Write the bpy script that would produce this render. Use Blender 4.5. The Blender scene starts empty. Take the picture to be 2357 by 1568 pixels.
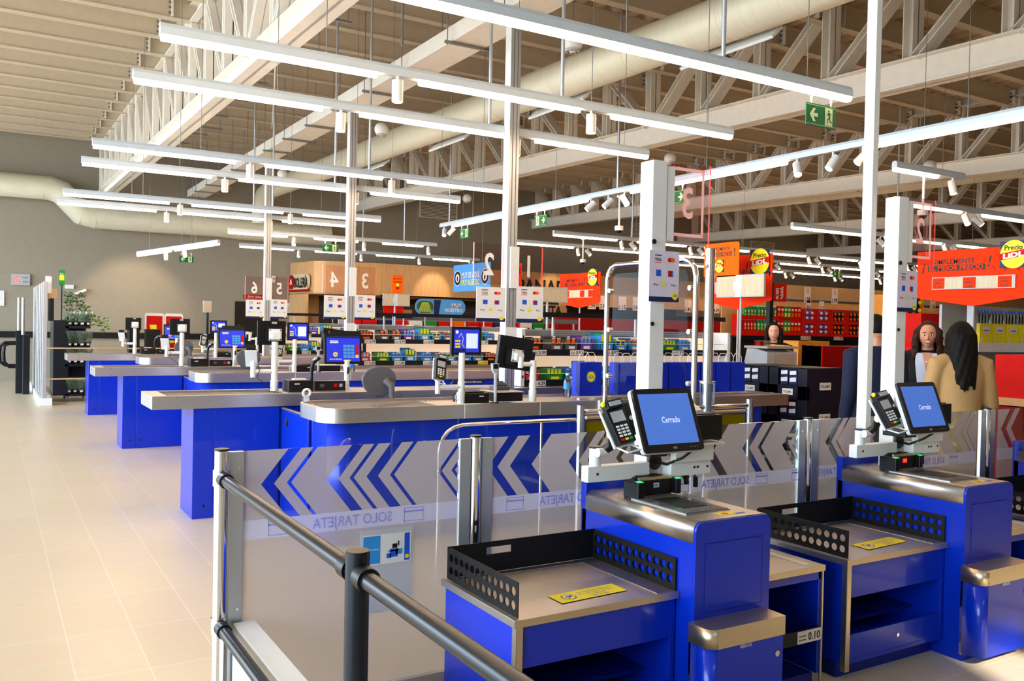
import bpy, math, random
from mathutils import Vector, Matrix
random.seed(11)
S = bpy.context.scene
COL = S.collection
R = math.radians
# ---------------------------------------------------------------- camera
cam_d = bpy.data.cameras.new('camera'); cam = bpy.data.objects.new('camera', cam_d); COL.objects.link(cam)
yaw, pitch, roll = R(30.94), R(-1.0), R(1.2)
fwd = Vector((math.sin(yaw)*math.cos(pitch), math.cos(yaw)*math.cos(pitch), math.sin(pitch)))
rgt = Vector((math.cos(yaw), -math.sin(yaw), 0)); upv = rgt.cross(fwd)
r2 = math.cos(roll)*rgt + math.sin(roll)*upv; u2 = -math.sin(roll)*rgt + math.cos(roll)*upv
mw = Matrix((r2, u2, -fwd)).transposed().to_4x4(); mw.translation = Vector((0, 0, 1.6))
cam.matrix_world = mw
cam_d.sensor_width = 36; cam_d.lens = 2011*36/2357; cam_d.clip_start = .05; cam_d.clip_end = 200
S.camera = cam
# ---------------------------------------------------------------- colour management and daylight
S.view_settings.view_transform = 'Standard'; S.view_settings.look = 'None'
S.view_settings.gamma = 1; S.view_settings.use_curve_mapping = False; S.view_settings.exposure = 0.7
W = bpy.data.worlds.new('daylight'); S.world = W; W.use_nodes = True
nt = W.node_tree; nt.nodes.clear()
def N(t, typ, **kw):
    n = t.nodes.new(typ)
    for k, v in kw.items():
        if k in n.inputs: n.inputs[k].default_value = v
        else: setattr(n, k, v)
    return n
geo = N(nt, 'ShaderNodeTexCoord'); sep = N(nt, 'ShaderNodeSeparateXYZ'); nt.links.new(geo.outputs['Generated'], sep.inputs[0])
rz = N(nt, 'ShaderNodeValToRGB')           # by elevation: ground bounce, horizon, sky
mz = N(nt, 'ShaderNodeMapRange'); mz.inputs['From Min'].default_value = -1
nt.links.new(sep.outputs['Z'], mz.inputs['Value']); nt.links.new(mz.outputs[0], rz.inputs[0])
e = rz.color_ramp.elements
e[0].position = 0; e[0].color = (.36, .38, .40, 1); e[1].position = 1; e[1].color = (.45, .72, 1.1, 1)
for p, c in ((.485, (.44, .48, .52, 1)), (.52, (.74, .95, 1.12, 1)), (.68, (.72, .88, 1.08, 1))):
    q = rz.color_ramp.elements.new(p); q.color = c
rx = N(nt, 'ShaderNodeMapRange'); rx.inputs['From Min'].default_value = -1; rx.inputs['From Max'].default_value = 1
rx.inputs['To Min'].default_value = 8.5; rx.inputs['To Max'].default_value = 1.2
nt.links.new(sep.outputs['X'], rx.inputs['Value'])
bg = N(nt, 'ShaderNodeBackground'); out = N(nt, 'ShaderNodeOutputWorld')
nt.links.new(rz.outputs[0], bg.inputs[0]); nt.links.new(rx.outputs[0], bg.inputs[1]); nt.links.new(bg.outputs[0], out.inputs[0])
sun_d = bpy.data.lights.new('sun', 'SUN'); sun = bpy.data.objects.new('sun', sun_d); COL.objects.link(sun)
sun_d.energy = 9; sun_d.angle = R(1.2); sun_d.color = (1, .82, .6)
sun.rotation_euler = Vector((.32, .74, -.60)).normalized().to_track_quat('-Z', 'Y').to_euler()
S.cycles.max_bounces = 7; S.cycles.transparent_max_bounces = 14; S.cycles.diffuse_bounces = 4
S.cycles.sample_clamp_indirect = 4; S.cycles.caustics_reflective = False; S.cycles.caustics_refractive = False
S.cycles.use_denoising = True
# ---------------------------------------------------------------- materials
MT = {}
def srgb(h):
    if isinstance(h, str):
        c = [int(h[i:i+2], 16)/255 for i in (0, 2, 4)]
        return tuple(x/12.92 if x <= .04045 else ((x+.055)/1.055)**2.4 for x in c) + (1,)
    return tuple(h) + (1,)
def mat(name, col='cccccc', rough=.5, metal=0, var=.06, vscale=9, bump=0, stretch=None, emit=0, spec=.3, coat=0, trans=0, alpha=1, col2=None):
    if name in MT: return MT[name]
    m = bpy.data.materials.new(name); m.use_nodes = True; MT[name] = m
    t = m.node_tree; b = t.nodes['Principled BSDF']; c = srgb(col)
    b.inputs['Roughness'].default_value = rough; b.inputs['Metallic'].default_value = metal
    b.inputs['Specular IOR Level'].default_value = spec; b.inputs['Coat Weight'].default_value = coat
    b.inputs['Transmission Weight'].default_value = trans; b.inputs['Alpha'].default_value = alpha
    tc = N(t, 'ShaderNodeTexCoord'); mp = N(t, 'ShaderNodeMapping'); t.links.new(tc.outputs['Object'], mp.inputs[0])
    if stretch: mp.inputs['Scale'].default_value = stretch
    no = N(t, 'ShaderNodeTexNoise', Scale=vscale, Detail=4.0); t.links.new(mp.outputs[0], no.inputs['Vector'])
    r = N(t, 'ShaderNodeValToRGB'); t.links.new(no.outputs['Fac'], r.inputs[0])
    d = srgb(col2) if col2 else tuple(min(1, x*(1+var)) for x in c[:3]) + (1,)
    k = c if col2 else tuple(x*(1-var) for x in c[:3]) + (1,)
    r.color_ramp.elements[0].position = .32; r.color_ramp.elements[1].position = .68
    r.color_ramp.elements[0].color = k; r.color_ramp.elements[1].color = d
    t.links.new(r.outputs[0], b.inputs['Base Color'])
    if emit:
        t.links.new(r.outputs[0], b.inputs['Emission Color']); b.inputs['Emission Strength'].default_value = emit
    if bump:
        bu = N(t, 'ShaderNodeBump', Strength=bump, Distance=.01); t.links.new(no.outputs['Fac'], bu.inputs['Height']); t.links.new(bu.outputs[0], b.inputs['Normal'])
    return m
def sheet(name, tint, see, gloss=.1, rough=.02, diff=None, translucent=True):
    """thin see-through sheet: see = share let straight through, diff = colour of the milky share"""
    if name in MT: return MT[name]
    m = bpy.data.materials.new(name); m.use_nodes = True; MT[name] = m
    t = m.node_tree; t.nodes.clear(); o = N(t, 'ShaderNodeOutputMaterial')
    tr = N(t, 'ShaderNodeBsdfTransparent'); tr.inputs[0].default_value = srgb(tint)
    a = tr
    if diff:
        no = N(t, 'ShaderNodeTexNoise', Scale=6.0); tc = N(t, 'ShaderNodeTexCoord'); t.links.new(tc.outputs['Object'], no.inputs['Vector'])
        df = N(t, 'ShaderNodeBsdfDiffuse'); df.inputs[0].default_value = srgb(diff)
        tl = N(t, 'ShaderNodeBsdfTranslucent'); tl.inputs[0].default_value = srgb(diff)
        mx0 = N(t, 'ShaderNodeMixShader'); mx0.inputs[0].default_value = .45 if translucent else 0
        t.links.new(df.outputs[0], mx0.inputs[1]); t.links.new(tl.outputs[0], mx0.inputs[2])
        mx1 = N(t, 'ShaderNodeMixShader'); mr = N(t, 'ShaderNodeMapRange'); t.links.new(no.outputs['Fac'], mr.inputs['Value'])
        mr.inputs['To Min'].default_value = see-.02; mr.inputs['To Max'].default_value = see+.02; t.links.new(mr.outputs[0], mx1.inputs[0])
        t.links.new(mx0.outputs[0], mx1.inputs[1]); t.links.new(tr.outputs[0], mx1.inputs[2]); a = mx1
    gl = N(t, 'ShaderNodeBsdfGlossy'); gl.inputs['Roughness'].default_value = rough
    fr = N(t, 'ShaderNodeLayerWeight', Blend=gloss+.12); mu = N(t, 'ShaderNodeMath', operation='MULTIPLY'); mu.inputs[1].default_value = gloss*4
    t.links.new(fr.outputs['Fresnel'], mu.inputs[0])
    mx = N(t, 'ShaderNodeMixShader'); t.links.new(mu.outputs[0], mx.inputs[0]); t.links.new(a.outputs[0], mx.inputs[1]); t.links.new(gl.outputs[0], mx.inputs[2])
    t.links.new(mx.outputs[0], o.inputs[0]); return m
def floor_mat():
    m = bpy.data.materials.new('floor_tiles'); m.use_nodes = True; t = m.node_tree; b = t.nodes['Principled BSDF']
    tc = N(t, 'ShaderNodeTexCoord'); mp = N(t, 'ShaderNodeMapping'); t.links.new(tc.outputs['Object'], mp.inputs[0])
    mp.inputs['Location'].default_value = (-.0415, .02, 0)
    br = N(t, 'ShaderNodeTexBrick', Scale=1.0); br.offset = 0; br.inputs['Mortar Size'].default_value = .0028
    br.inputs['Brick Width'].default_value = .3035; br.inputs['Row Height'].default_value = .607
    br.inputs['Color1'].default_value = srgb('cfc0a6'); br.inputs['Color2'].default_value = srgb('d3c5ac'); br.inputs['Mortar'].default_value = srgb('dfd7c8')
    t.links.new(mp.outputs[0], br.inputs['Vector'])
    no = N(t, 'ShaderNodeTexNoise', Scale=3.0, Detail=6.0); m2 = N(t, 'ShaderNodeMapping'); m2.inputs['Scale'].default_value = (.8, 6, 1)
    t.links.new(tc.outputs['Object'], m2.inputs[0]); t.links.new(m2.outputs[0], no.inputs['Vector'])
    mx = N(t, 'ShaderNodeMixRGB', blend_type='MULTIPLY'); mx.inputs[0].default_value = .16; t.links.new(br.outputs[0], mx.inputs[1]); t.links.new(no.outputs['Color'], mx.inputs[2])
    t.links.new(mx.outputs[0], b.inputs['Base Color'])
    mr = N(t, 'ShaderNodeMapRange'); mr.inputs['To Min'].default_value = .24; mr.inputs['To Max'].default_value = .42; t.links.new(no.outputs['Fac'], mr.inputs['Value']); t.links.new(mr.outputs[0], b.inputs['Roughness'])
    bu = N(t, 'ShaderNodeBump', Strength=.25, Distance=.002); t.links.new(br.outputs['Fac'], bu.inputs['Height']); bu.invert = True; t.links.new(bu.outputs[0], b.inputs['Normal'])
    return m
def wood(name, c1, c2, scale=5, axis=(14, 14, .7), rough=.45):
    if name in MT: return MT[name]
    return mat(name, c1, rough, vscale=scale, stretch=axis, col2=c2, bump=.05)
def brick(name, c1, c2, mortar, w=.22, h=.07, swap=True):
    m = bpy.data.materials.new(name); m.use_nodes = True; MT[name] = m; t = m.node_tree; b = t.nodes['Principled BSDF']
    tc = N(t, 'ShaderNodeTexCoord'); mp = N(t, 'ShaderNodeMapping'); t.links.new(tc.outputs['Object'], mp.inputs[0])
    if swap: mp.inputs['Rotation'].default_value = (R(90), 0, 0)
    br = N(t, 'ShaderNodeTexBrick', Scale=1.0); br.inputs['Mortar Size'].default_value = .006; br.inputs['Brick Width'].default_value = w; br.inputs['Row Height'].default_value = h
    br.inputs['Color1'].default_value = srgb(c1); br.inputs['Color2'].default_value = srgb(c2); br.inputs['Mortar'].default_value = srgb(mortar)
    t.links.new(mp.outputs[0], br.inputs['Vector']); t.links.new(br.outputs[0], b.inputs['Base Color']); b.inputs['Roughness'].default_value = .3
    return m
def steel(name, c, rough, stretch=(1, 60, 60)):
    m = mat(name, c, rough, 1, var=.05, vscale=8, stretch=stretch)
    return m
FLOOR = floor_mat()
WALLP = mat('wall_paint', '938b7c', .8, var=.03, bump=.02)
WHITE = mat('white_paint', 'dfe0de', .42, var=.02); WSTEEL = mat('white_steel', 'e8e4da', .5, var=.03)
DECK = mat('deck_sheet', 'cdb99c', .6, var=.05); PURL = mat('purlin_paint', 'ccbfa8', .5, var=.03); HOUS = mat('batten_housing', 'cdd8e0', .4, .1, var=.02); GALV = mat('galvanised', '8a8a88', .4, .8)
DUCT = mat('duct_sheet', 'd8d4be', .45, .1, var=.04, vscale=3, stretch=(1, 12, 1))
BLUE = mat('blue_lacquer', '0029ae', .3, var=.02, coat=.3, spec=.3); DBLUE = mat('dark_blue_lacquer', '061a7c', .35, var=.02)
STEEL = steel('brushed_steel', 'c4c0bc', .34); STEEL2 = steel('brushed_steel_top', 'cfc6c0', .42); GOLD = steel('warm_steel', 'd8c8a8', .38)
CHROME = mat('chrome', 'e6e6e8', .08, 1, var=.01); ALU = mat('anodised_aluminium', 'b9bdc2', .36, .7, var=.02)
BLACK = mat('black_plastic', '0d0d0f', .38, var=.1); MBLACK = mat('black_powder_coat', '08080a', .5, var=.1); ANTH = mat('anthracite_steel', '171c23', .28, .15)
BELT = mat('conveyor_rubber', '6f6763', .55); GREYP = mat('grey_plastic', '5c5c60', .45); LGREY = mat('light_grey_plastic', 'a9abae', .4)
SCREENP = sheet('screen_acrylic', 'eef2f8', 1, .035); PANEQ = sheet('quiet_glass', 'f2f6f4', 1, .004); GLASS = sheet('clear_glass', 'eef4f2', 1, .12); ACRYL = sheet('clear_acrylic', 'e8eef4', 1, .2)
FILM = sheet('frosted_film', 'c4b8c0', .24, .06, diff='c4b8bc'); FILM3 = sheet('frosted_lower_film', 'dcccc8', .46, .05, diff='dccec8'); FILM2 = sheet('frosted_band', 'c4c0dc', .3, .04, diff='dcd8f0')
LED = mat('led_diffuser', 'ffdcb4', .5, var=0, emit=21); LENS = mat('spot_lens', 'fff4e2', .5, var=0, emit=5)
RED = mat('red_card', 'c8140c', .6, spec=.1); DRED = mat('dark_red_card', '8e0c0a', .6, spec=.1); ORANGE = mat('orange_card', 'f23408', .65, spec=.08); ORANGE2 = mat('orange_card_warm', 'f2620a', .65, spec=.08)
YELLOW = mat('yellow_print', 'f0e020', .5); GREEN = mat('green_print', '1c8a34', .5); SGREEN = mat('sign_green', '0a6b3c', .4); LUM = mat('sign_photoluminescent', 'd6e8b4', .5)
INK = mat('ink_black', '14110f', .5); PAPER = mat('paper', 'e4e0da', .6, var=.02); PINKP = mat('price_paper', 'ecd6cc', .6, var=.02)
NAVY = mat('navy_print', '14204e', .5); CYAN = mat('tray_blue', '2f8fd2', .5); SKYB = mat('sky_blue_print', '4a9adf', .5); PURPLE = mat('purple_print', '6a3a9a', .5)
PINK = mat('pink_print', 'e04a6a', .5); TAN = mat('tan_card', 'c89a66', .6); OAK = wood('oak_laminate', 'b58a5a', 'c9a070'); OAKL = wood('pale_oak_laminate', 'b9aa8e', 'cbbd9f')
BACKP = mat('back_panel_added_glow', 'f0cfae', .6, var=.02, emit=.45); SKIN = mat('skin', 'c98a6c', .5, var=.05, vscale=14); SKIN2 = mat('light_skin', 'd79c80', .5, var=.05, vscale=14)  # shelf back panel is no lamp; its glow is added to brighten it
SCR = mat('screen_blue', '4a72c8', .2, var=.02, emit=.35); SCRD = mat('screen_deep_blue', '2430b8', .2, var=.02, emit=.5); SCRW = mat('screen_pale', 'b8c4e0', .2, var=.02, emit=.5)
# ---------------------------------------------------------------- mesh builder
GL = {}
def glyph(s, wt):
    k = (s, wt)
    if k not in GL:
        c = bpy.data.curves.new('t', 'FONT'); c.body = s; c.size = 1; c.offset = wt; c.resolution_u = 2
        o = bpy.data.objects.new('t', c); me = bpy.data.meshes.new_from_object(o)
        vs = [v.co.copy() for v in me.vertices]; fs = [tuple(p.vertices) for p in me.polygons]
        bpy.data.objects.remove(o); bpy.data.curves.remove(c); bpy.data.meshes.remove(me)
        xs = [v.x for v in vs] or [0, 1]
        GL[k] = (vs, fs, min(xs), max(xs))
    return GL[k]
class MB:
    def __init__(s, T=None): s.v = []; s.f = []; s.mi = []; s.sm = []; s.mats = []; s.T = T
    def add(s, vs, fs, m, smooth=False):
        if m not in s.mats: s.mats.append(m)
        k = s.mats.index(m); n = len(s.v)
        for v in vs:
            v = Vector(v); s.v.append(s.T @ v if s.T else v)
        for f in fs: s.f.append(tuple(n+i for i in f)); s.mi.append(k); s.sm.append(smooth)
        return s
    def box(s, x0, x1, y0, y1, z0, z1, m):
        vs = [(x, y, z) for z in (z0, z1) for y in (y0, y1) for x in (x0, x1)]
        return s.add(vs, [(0, 2, 3, 1), (4, 5, 7, 6), (0, 1, 5, 4), (2, 6, 7, 3), (0, 4, 6, 2), (1, 3, 7, 5)], m)
    def cbox(s, c, d, m): return s.box(c[0]-d[0]/2, c[0]+d[0]/2, c[1]-d[1]/2, c[1]+d[1]/2, c[2]-d[2]/2, c[2]+d[2]/2, m)
    def quad(s, a, b, c, d, m): return s.add([a, b, c, d], [(0, 1, 2, 3)], m)
    def prism(s, pts, ext, m, smooth=False):
        n = len(pts); e = Vector(ext); vs = [Vector(p) for p in pts]+[Vector(p)+e for p in pts]
        s.add(vs, [tuple(range(n))[::-1], tuple(range(n, 2*n))], m)
        k = s.mats.index(m); o = len(s.v)-2*n
        for i in range(n):
            j = (i+1) % n; s.f.append((o+i, o+j, o+n+j, o+n+i)); s.mi.append(k); s.sm.append(bool(smooth) and (s.v[o+i]-s.v[o+j]).length < .09)
        return s
    def tube(s, path, r, m, n=10, cap=True, closed=False):
        P = [Vector(p) for p in path]; L = len(P); rs = r if isinstance(r, (list, tuple)) else [r]*L
        vs = []; fs = []; prev = None
        for i, p in enumerate(P):
            if closed: d = (P[(i+1) % L]-P[i-1]).normalized()
            else: d = ((P[min(i+1, L-1)]-p).normalized()+(p-P[max(i-1, 0)]).normalized()).normalized()
            if prev is None: a = d.orthogonal().normalized()
            else: a = (prev - d*prev.dot(d)).normalized()
            prev = a; b = d.cross(a)
            k = 1.0
            if 0 < i < L-1 or closed:
                q = (P[(i+1) % L]-p).normalized().dot(d); k = 1/max(q, .5) if L < 60 else 1
            for j in range(n):
                t = 2*math.pi*j/n; vs.append(p+(a*math.cos(t)+b*math.sin(t))*rs[i]*(1+(k-1)*.5))
        M = L if closed else L-1
        for i in range(M):
            for j in range(n):
                i2 = (i+1) % L; fs.append((i*n+j, i*n+(j+1) % n, i2*n+(j+1) % n, i2*n+j))
        s.add(vs, fs, m, True)
        if cap and not closed:
            s.add(vs[:n], [tuple(range(n))[::-1]], m); s.add(vs[-n:], [tuple(range(n))], m)
        return s
    def cyl(s, a, b, r, m, n=16, r2=None): return s.tube([a, b], [r, r if r2 is None else r2], m, n)
    def ball(s, c, r, m, nu=18, nv=12, fn=None):
        if not isinstance(r, (tuple, list)): r = (r, r, r)
        vs = []; fs = []
        for i in range(nv+1):
            th = math.pi*i/nv
            for j in range(nu):
                ph = 2*math.pi*j/nu; q = Vector((math.sin(th)*math.cos(ph), math.sin(th)*math.sin(ph), math.cos(th)))
                if fn: q = fn(q)
                vs.append((c[0]+q.x*r[0], c[1]+q.y*r[1], c[2]+q.z*r[2]))
        for i in range(nv):
            for j in range(nu):
                a = i*nu+j; b = i*nu+(j+1) % nu; fs.append((a, b, b+nu, a+nu) if 0 < i < nv-1 else ((a, b+nu, a+nu) if i == 0 else (a, b, a+nu)))
        return s.add(vs, fs, m, True)
    def rect(s, o, u, w, m, r=0, d=None):
        """flat or thick (rounded) rectangle: corner o, edge vectors u, w; d thickness vector"""
        o, u, w = Vector(o), Vector(u), Vector(w); lu, lw = u.length, w.length; a, b = u/lu, w/lw
        pts = []
        if r <= 0: pts = [o, o+u, o+u+w, o+w]
        else:
            for cx, cy, t0 in ((lu-r, r, -90), (lu-r, lw-r, 0), (r, lw-r, 90), (r, r, 180)):
                for k in range(5):
                    t = R(t0+22.5*k); pts.append(o+a*(cx+r*math.cos(t))+b*(cy+r*math.sin(t)))
        if d is not None: return s.prism(pts, d, m)
        return s.add(pts, [tuple(range(len(pts)))], m)
    def disc(s, c, a, b, m, n=20, d=None):
        c, a, b = Vector(c), Vector(a), Vector(b); pts = [c+a*math.cos(2*math.pi*k/n)+b*math.sin(2*math.pi*k/n) for k in range(n)]
        if d is not None: return s.prism(pts, d, m)
        return s.add(pts, [tuple(range(n))], m)
    def text(s, st, c, u, w, h, m, width=None, wt=.012, al='C', skew=0):
        """text centred on c, letter height h along w, optional total width along u"""
        vs, fs, x0, x1 = glyph(st, wt); u = Vector(u).normalized(); w = Vector(w).normalized(); c = Vector(c)
        k = h/.7; kx = k*.82
        if width: kx = width/max(x1-x0, 1e-4)
        ox = {'C': (x0+x1)/2, 'L': x0, 'R': x1}[al]
        return s.add([c+u*((v.x-ox)*kx+skew*(v.y-.35)*k)+w*((v.y-.35)*k) for v in vs], fs, m)
    def build(s, name, parent=None, bevel=0, seg=2, loc=None, rz=0):
        me = bpy.data.meshes.new(name); me.from_pydata([tuple(v) for v in s.v], [], s.f)
        for m in s.mats: me.materials.append(m)
        me.polygons.foreach_set('material_index', s.mi); me.polygons.foreach_set('use_smooth', s.sm); me.update()
        o = bpy.data.objects.new(name, me); COL.objects.link(o); o.parent = parent
        if loc: o.location = loc
        if rz: o.rotation_euler.z = rz
        if bevel:
            b = o.modifiers.new('bevel', 'BEVEL'); b.width = bevel; b.segments = seg; b.limit_method = 'ANGLE'; b.angle_limit = R(40)
            b.harden_normals = False
        return o
def tag(o, label=None, cat=None, group=None, kind=None):
    if label: o['label'] = label
    if cat: o['category'] = cat
    if group: o['group'] = group
    if kind: o['kind'] = kind
    return o
def thing(name, label, cat, loc=(0, 0, 0), rz=0, group=None, kind=None):
    o = bpy.data.objects.new(name, None); COL.objects.link(o); o.location = loc; o.rotation_euler = (0, 0, rz); o.empty_display_size = .1
    return tag(o, label, cat, group, kind)
def kids(o): return [c for c in bpy.data.objects if c.parent == o]
def dup(o, loc, label, rz=None, group=None, parent=None):
    c = o.copy(); COL.objects.link(c)
    if parent: c.parent = parent
    else:
        c.location = loc
        if rz is not None: c.rotation_euler.z = rz
        if label: c['label'] = label
        if group: c['group'] = group
    for k in o.children: dup(k, None, None, parent=c)
    return c
V3 = Vector
X, Y, Z = V3((1, 0, 0)), V3((0, 1, 0)), V3((0, 0, 1))
def struct(mb, name, label=None, bevel=0):
    return tag(mb.build(name, None, bevel), label, None, None, 'structure')
# ================================================================ SETTING
struct(MB().box(-9, 46, -4, 24.6, -.12, 0, FLOOR), 'floor')
struct(MB().box(-9, 46, 24.48, 24.7, 0, 6.3, WALLP), 'wall_back')
struct(MB().box(45.8, 46, -4, 24.48, 0, 6.3, WALLP), 'wall_right')
struct(MB().box(-9, 46, -4.2, -4, 0, 4.3, WALLP).box(-9, 46, -4.2, -4, 5.5, 6.3, WALLP).box(-9, 1.2, -4.2, -4, 4.3, 5.5, WALLP).box(4.0, 46, -4.2, -4, 4.3, 5.5, WALLP), 'wall_added_front')  # unseen wall, added to shut out daylight from behind the camera
struct(MB().box(1.2, 4.0, -4.15, -4.05, 4.3, 4.36, ALU).box(1.2, 4.0, -4.15, -4.05, 5.44, 5.5, ALU).box(1.2, 1.26, -4.15, -4.05, 4.36, 5.44, ALU).box(3.94, 4.0, -4.15, -4.05, 4.36, 5.44, ALU).box(2.57, 2.63, -4.15, -4.05, 4.36, 5.44, ALU).box(1.26, 3.94, -4.105, -4.095, 4.36, 5.44, SCREENP), 'window_added_1')  # unseen high window, added so the sun throws a patch on the floor
SL = .0188
# corrugated roof sheet: ribs run away from the camera, falling slightly towards it
b = MB(); per = .29; x = -9; prof = []
while x < 46:
    prof += [(x, 0), (x+.09, 0), (x+.135, .11), (x+.245, .11)]; x += per
vs = []; n = len(prof)
for yy in (-4, 24.6):
    for (px, pz) in prof: vs.append((px, yy, 5.72+SL*yy+pz))
b.add(vs, [(i, i+n, i+n+1, i+1) for i in range(n-1)], DECK)
b.box(-9, 46, -4, 24.6, 6.28, 6.36, DECK)
struct(b, 'ceiling')
def ibeam(b, x0, x1, y, z, h, w, m, t=.014):
    b.box(x0, x1, y-w/2, y+w/2, z, z+t, m); b.box(x0, x1, y-w/2, y+w/2, z+h-t, z+h, m); b.box(x0, x1, y-t/2, y+t/2, z, z+h, m)
# roof purlins, one beam each, running across the hall
pb = MB(); ibeam(pb, -9, 45.8, 0, 0, .3, .13, PURL)
for xx in (2.1, 2.8, 9.0, 9.5, 15.2, 15.5, 21.5, 21.9):
    pb.box(xx-.02, xx, -.1, .1, .02, .28, WSTEEL)
    for k in range(3): pb.cyl((xx-.05, -.035, .08+.07*k), (xx-.02, -.035, .08+.07*k), .016, GALV, 6)
pur = None
for k in range(27):
    yy = -2.2+k*.99
    loc = (0, yy, 5.415+SL*yy)
    if pur is None:
        pur = pb.build('roof_purlin', loc=loc); tag(pur, 'white steel roof purlin carrying the ribbed roof sheet', None, 'roof purlins', 'structure')
    else: dup(pur, loc, None)
# lattice girders running away from the camera
def girder(name, x, w, zb, zt, hb, ht, y1, label, pitch=1.15, sw=9.8, off=.3):
    root = thing(name, label, 'roof girder', (x, 0, 0), kind='structure')
    def chord(z, h, nm, slope=SL):
        b = MB(); t = .016
        for (a0, a1, c0, c1) in ((-w/2, w/2, 0, t), (-w/2, w/2, h-t, h), (-t, t, 0, h)):
            vs = [(a, yy, z+slope*yy+c) for yy in (-3.5, y1) for c in (c0, c1) for a in (a0, a1)]
            b.add(vs, [(0, 1, 3, 2), (4, 6, 7, 5), (0, 4, 5, 1), (2, 3, 7, 6), (0, 2, 6, 4), (1, 5, 7, 3)], WSTEEL)
        b.build(nm, root)
    chord(zb, hb, 'bottom_chord'); chord(zt-ht, ht, 'top_chord')
    yy = off-3.0; ys = []
    while yy < y1-.2: ys.append(yy); yy += pitch
    def member(p, q, nm, k=.13):
        b = MB(); p, q = V3(p), V3(q); d = (q-p).normalized(); s = X.cross(d).normalized(); wx = w*.42; t = .012
        for (e0, e1, f0, f1) in ((-k/2, -k/2+t, -wx, wx), (k/2-t, k/2, -wx, wx), (-k/2, k/2, -t/2, t/2)):
            vs = [pp+s*e+X*f for pp in (p, q) for f in (f0, f1) for e in (e0, e1)]
            b.add(vs, [(0, 1, 3, 2), (4, 6, 7, 5), (0, 4, 5, 1), (2, 3, 7, 6), (0, 2, 6, 4), (1, 5, 7, 3)], WSTEEL)
        b.build(nm, root)
    for i, yy in enumerate(ys):
        B = zb+hb+SL*yy; T = zt-ht+SL*yy
        member((0, yy, B), (0, yy, T), 'post')
        if i+1 < len(ys):
            y2 = ys[i+1]; B2 = zb+hb+SL*y2; T2 = zt-ht+SL*y2
            if yy > sw: member((0, yy+.08, B), (0, y2-.04, T2), 'diagonal', .09)
            else: member((0, y2-.08, B2), (0, yy+.04, T), 'diagonal', .09)
    return root
girder('lattice_girder', 2.435, .235, 4.08, 5.66, .22, .24, 24.4, 'white lattice girder over the left ends of the checkouts', 1.03, 9.4, .26)
girder('lattice_girder', 9.18, .24, 4.335, 5.9, .33, .26, 24.4, 'white lattice girder beyond the round duct', 1.16, 10.0, .12)
girder('lattice_girder', 15.3, .24, 4.31, 5.86, .3, .28, 24.4, 'white lattice girder above the slim duct with round stubs', 1.03, 14.2, .25)
girder('lattice_girder', 21.6, .24, 4.25, 5.9, .3, .28, 24.4, 'white lattice girder beyond the slim duct', 1.05, 14.2, .25)
girder('lattice_girder', 28.5, .24, 4.2, 5.9, .3, .28, 24.4, 'farthest white lattice girder at the right', 1.15, 14.2, .25)
# ---------------------------------------------------------------- ducts
def duct(name, path, r, label, segs=28):
    root = thing(name, label, 'duct', (0, 0, 0))
    b = MB(); b.tube(path, r, DUCT, segs)
    j = b
    for i in range(1, len(path)-1):
        p = V3(path[i]); d = (V3(path[i+1])-p).normalized(); j.cyl(p-d*.012, p+d*.012, r*1.012, DUCT, segs)
    p0, p1 = V3(path[0]), V3(path[1]); L = (p1-p0).length; k = .9
    d = (p1-p0).normalized()
    while k < L: j.cyl(p0+d*(k-.008), p0+d*(k+.008), r*1.01, DUCT, segs); k += 1.5
    b.build('duct_shell', root); return root
d1 = duct('ventilation_duct', [(6.3, -3.5, 4.52), (6.3, 22.9, 5.03), (6.3, 23.5, 4.95), (6.3, 23.85, 4.65), (6.3, 23.85, 4.2)], .235, 'thick cream round duct crossing above the checkouts')
for yy in (6.6, 9.7, 12.9, 16.2):
    b = MB(); z = 4.588+SL*(yy-3.5)
    a = R(-48); c = V3((6.3+.225*math.cos(a), yy, z+.225*math.sin(a))); u = V3((math.cos(a+R(90)), 0, math.sin(a+R(90)))); nrm = V3((math.cos(a), 0, math.sin(a)))
    b.rect(c-u*.09-Y*.65, u*.18, Y*1.3, WHITE, d=nrm*.03)
    for q in range(4): b.rect(c-u*(.06-.035*q)-Y*.62+nrm*.031, u*.014, Y*1.24, INK)
    b.build('slot_diffuser', d1)
duct('ventilation_duct', [(-8.8, 24.1, 4.7), (1.25, 24.1, 4.7), (1.5, 24.1, 4.62), (1.95, 24.1, 4.15), (2.25, 24.1, 4.08), (5.3, 24.1, 4.08), (5.8, 24.1, 4.05), (8.3, 24.1, 4.02)], .29, 'cream round duct stepping down along the back wall')
d3 = duct('ventilation_duct', [(16.9, -3, 4.62), (16.9, 20.3, 4.98)], .19, 'slim cream round duct with stubs beyond the third girder')
for yy in (9.2, 12.7, 18.3):
    b = MB(); z = 4.60+.0155*yy+.03; b.cyl((16.75, yy, z), (16.45, yy, z-.03), .13, DUCT, 20); b.cyl((16.448, yy, z-.031), (16.44, yy, z-.032), .085, INK, 18); b.build('duct_stub', d3)
# rectangular tray duct on threaded hangers
tr = thing('rectangular_duct', 'long flat cream rectangular duct on threaded rod hangers', 'duct')
MB().box(4.47, 4.9, -3, 24.3, 4.8, 4.985, WSTEEL).build('duct_shell', tr, .006)
for k in range(16):
    yy = 5.1+k*1.27; b = MB()
    b.box(4.38, 4.99, yy-.016, yy+.016, 4.765, 4.797, GALV)
    for xx in (4.41, 4.96): b.cyl((xx, yy, 4.75), (xx, yy, 5.74+SL*yy), .006, GALV, 6)
    b.build('rod_hanger', tr)
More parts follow.
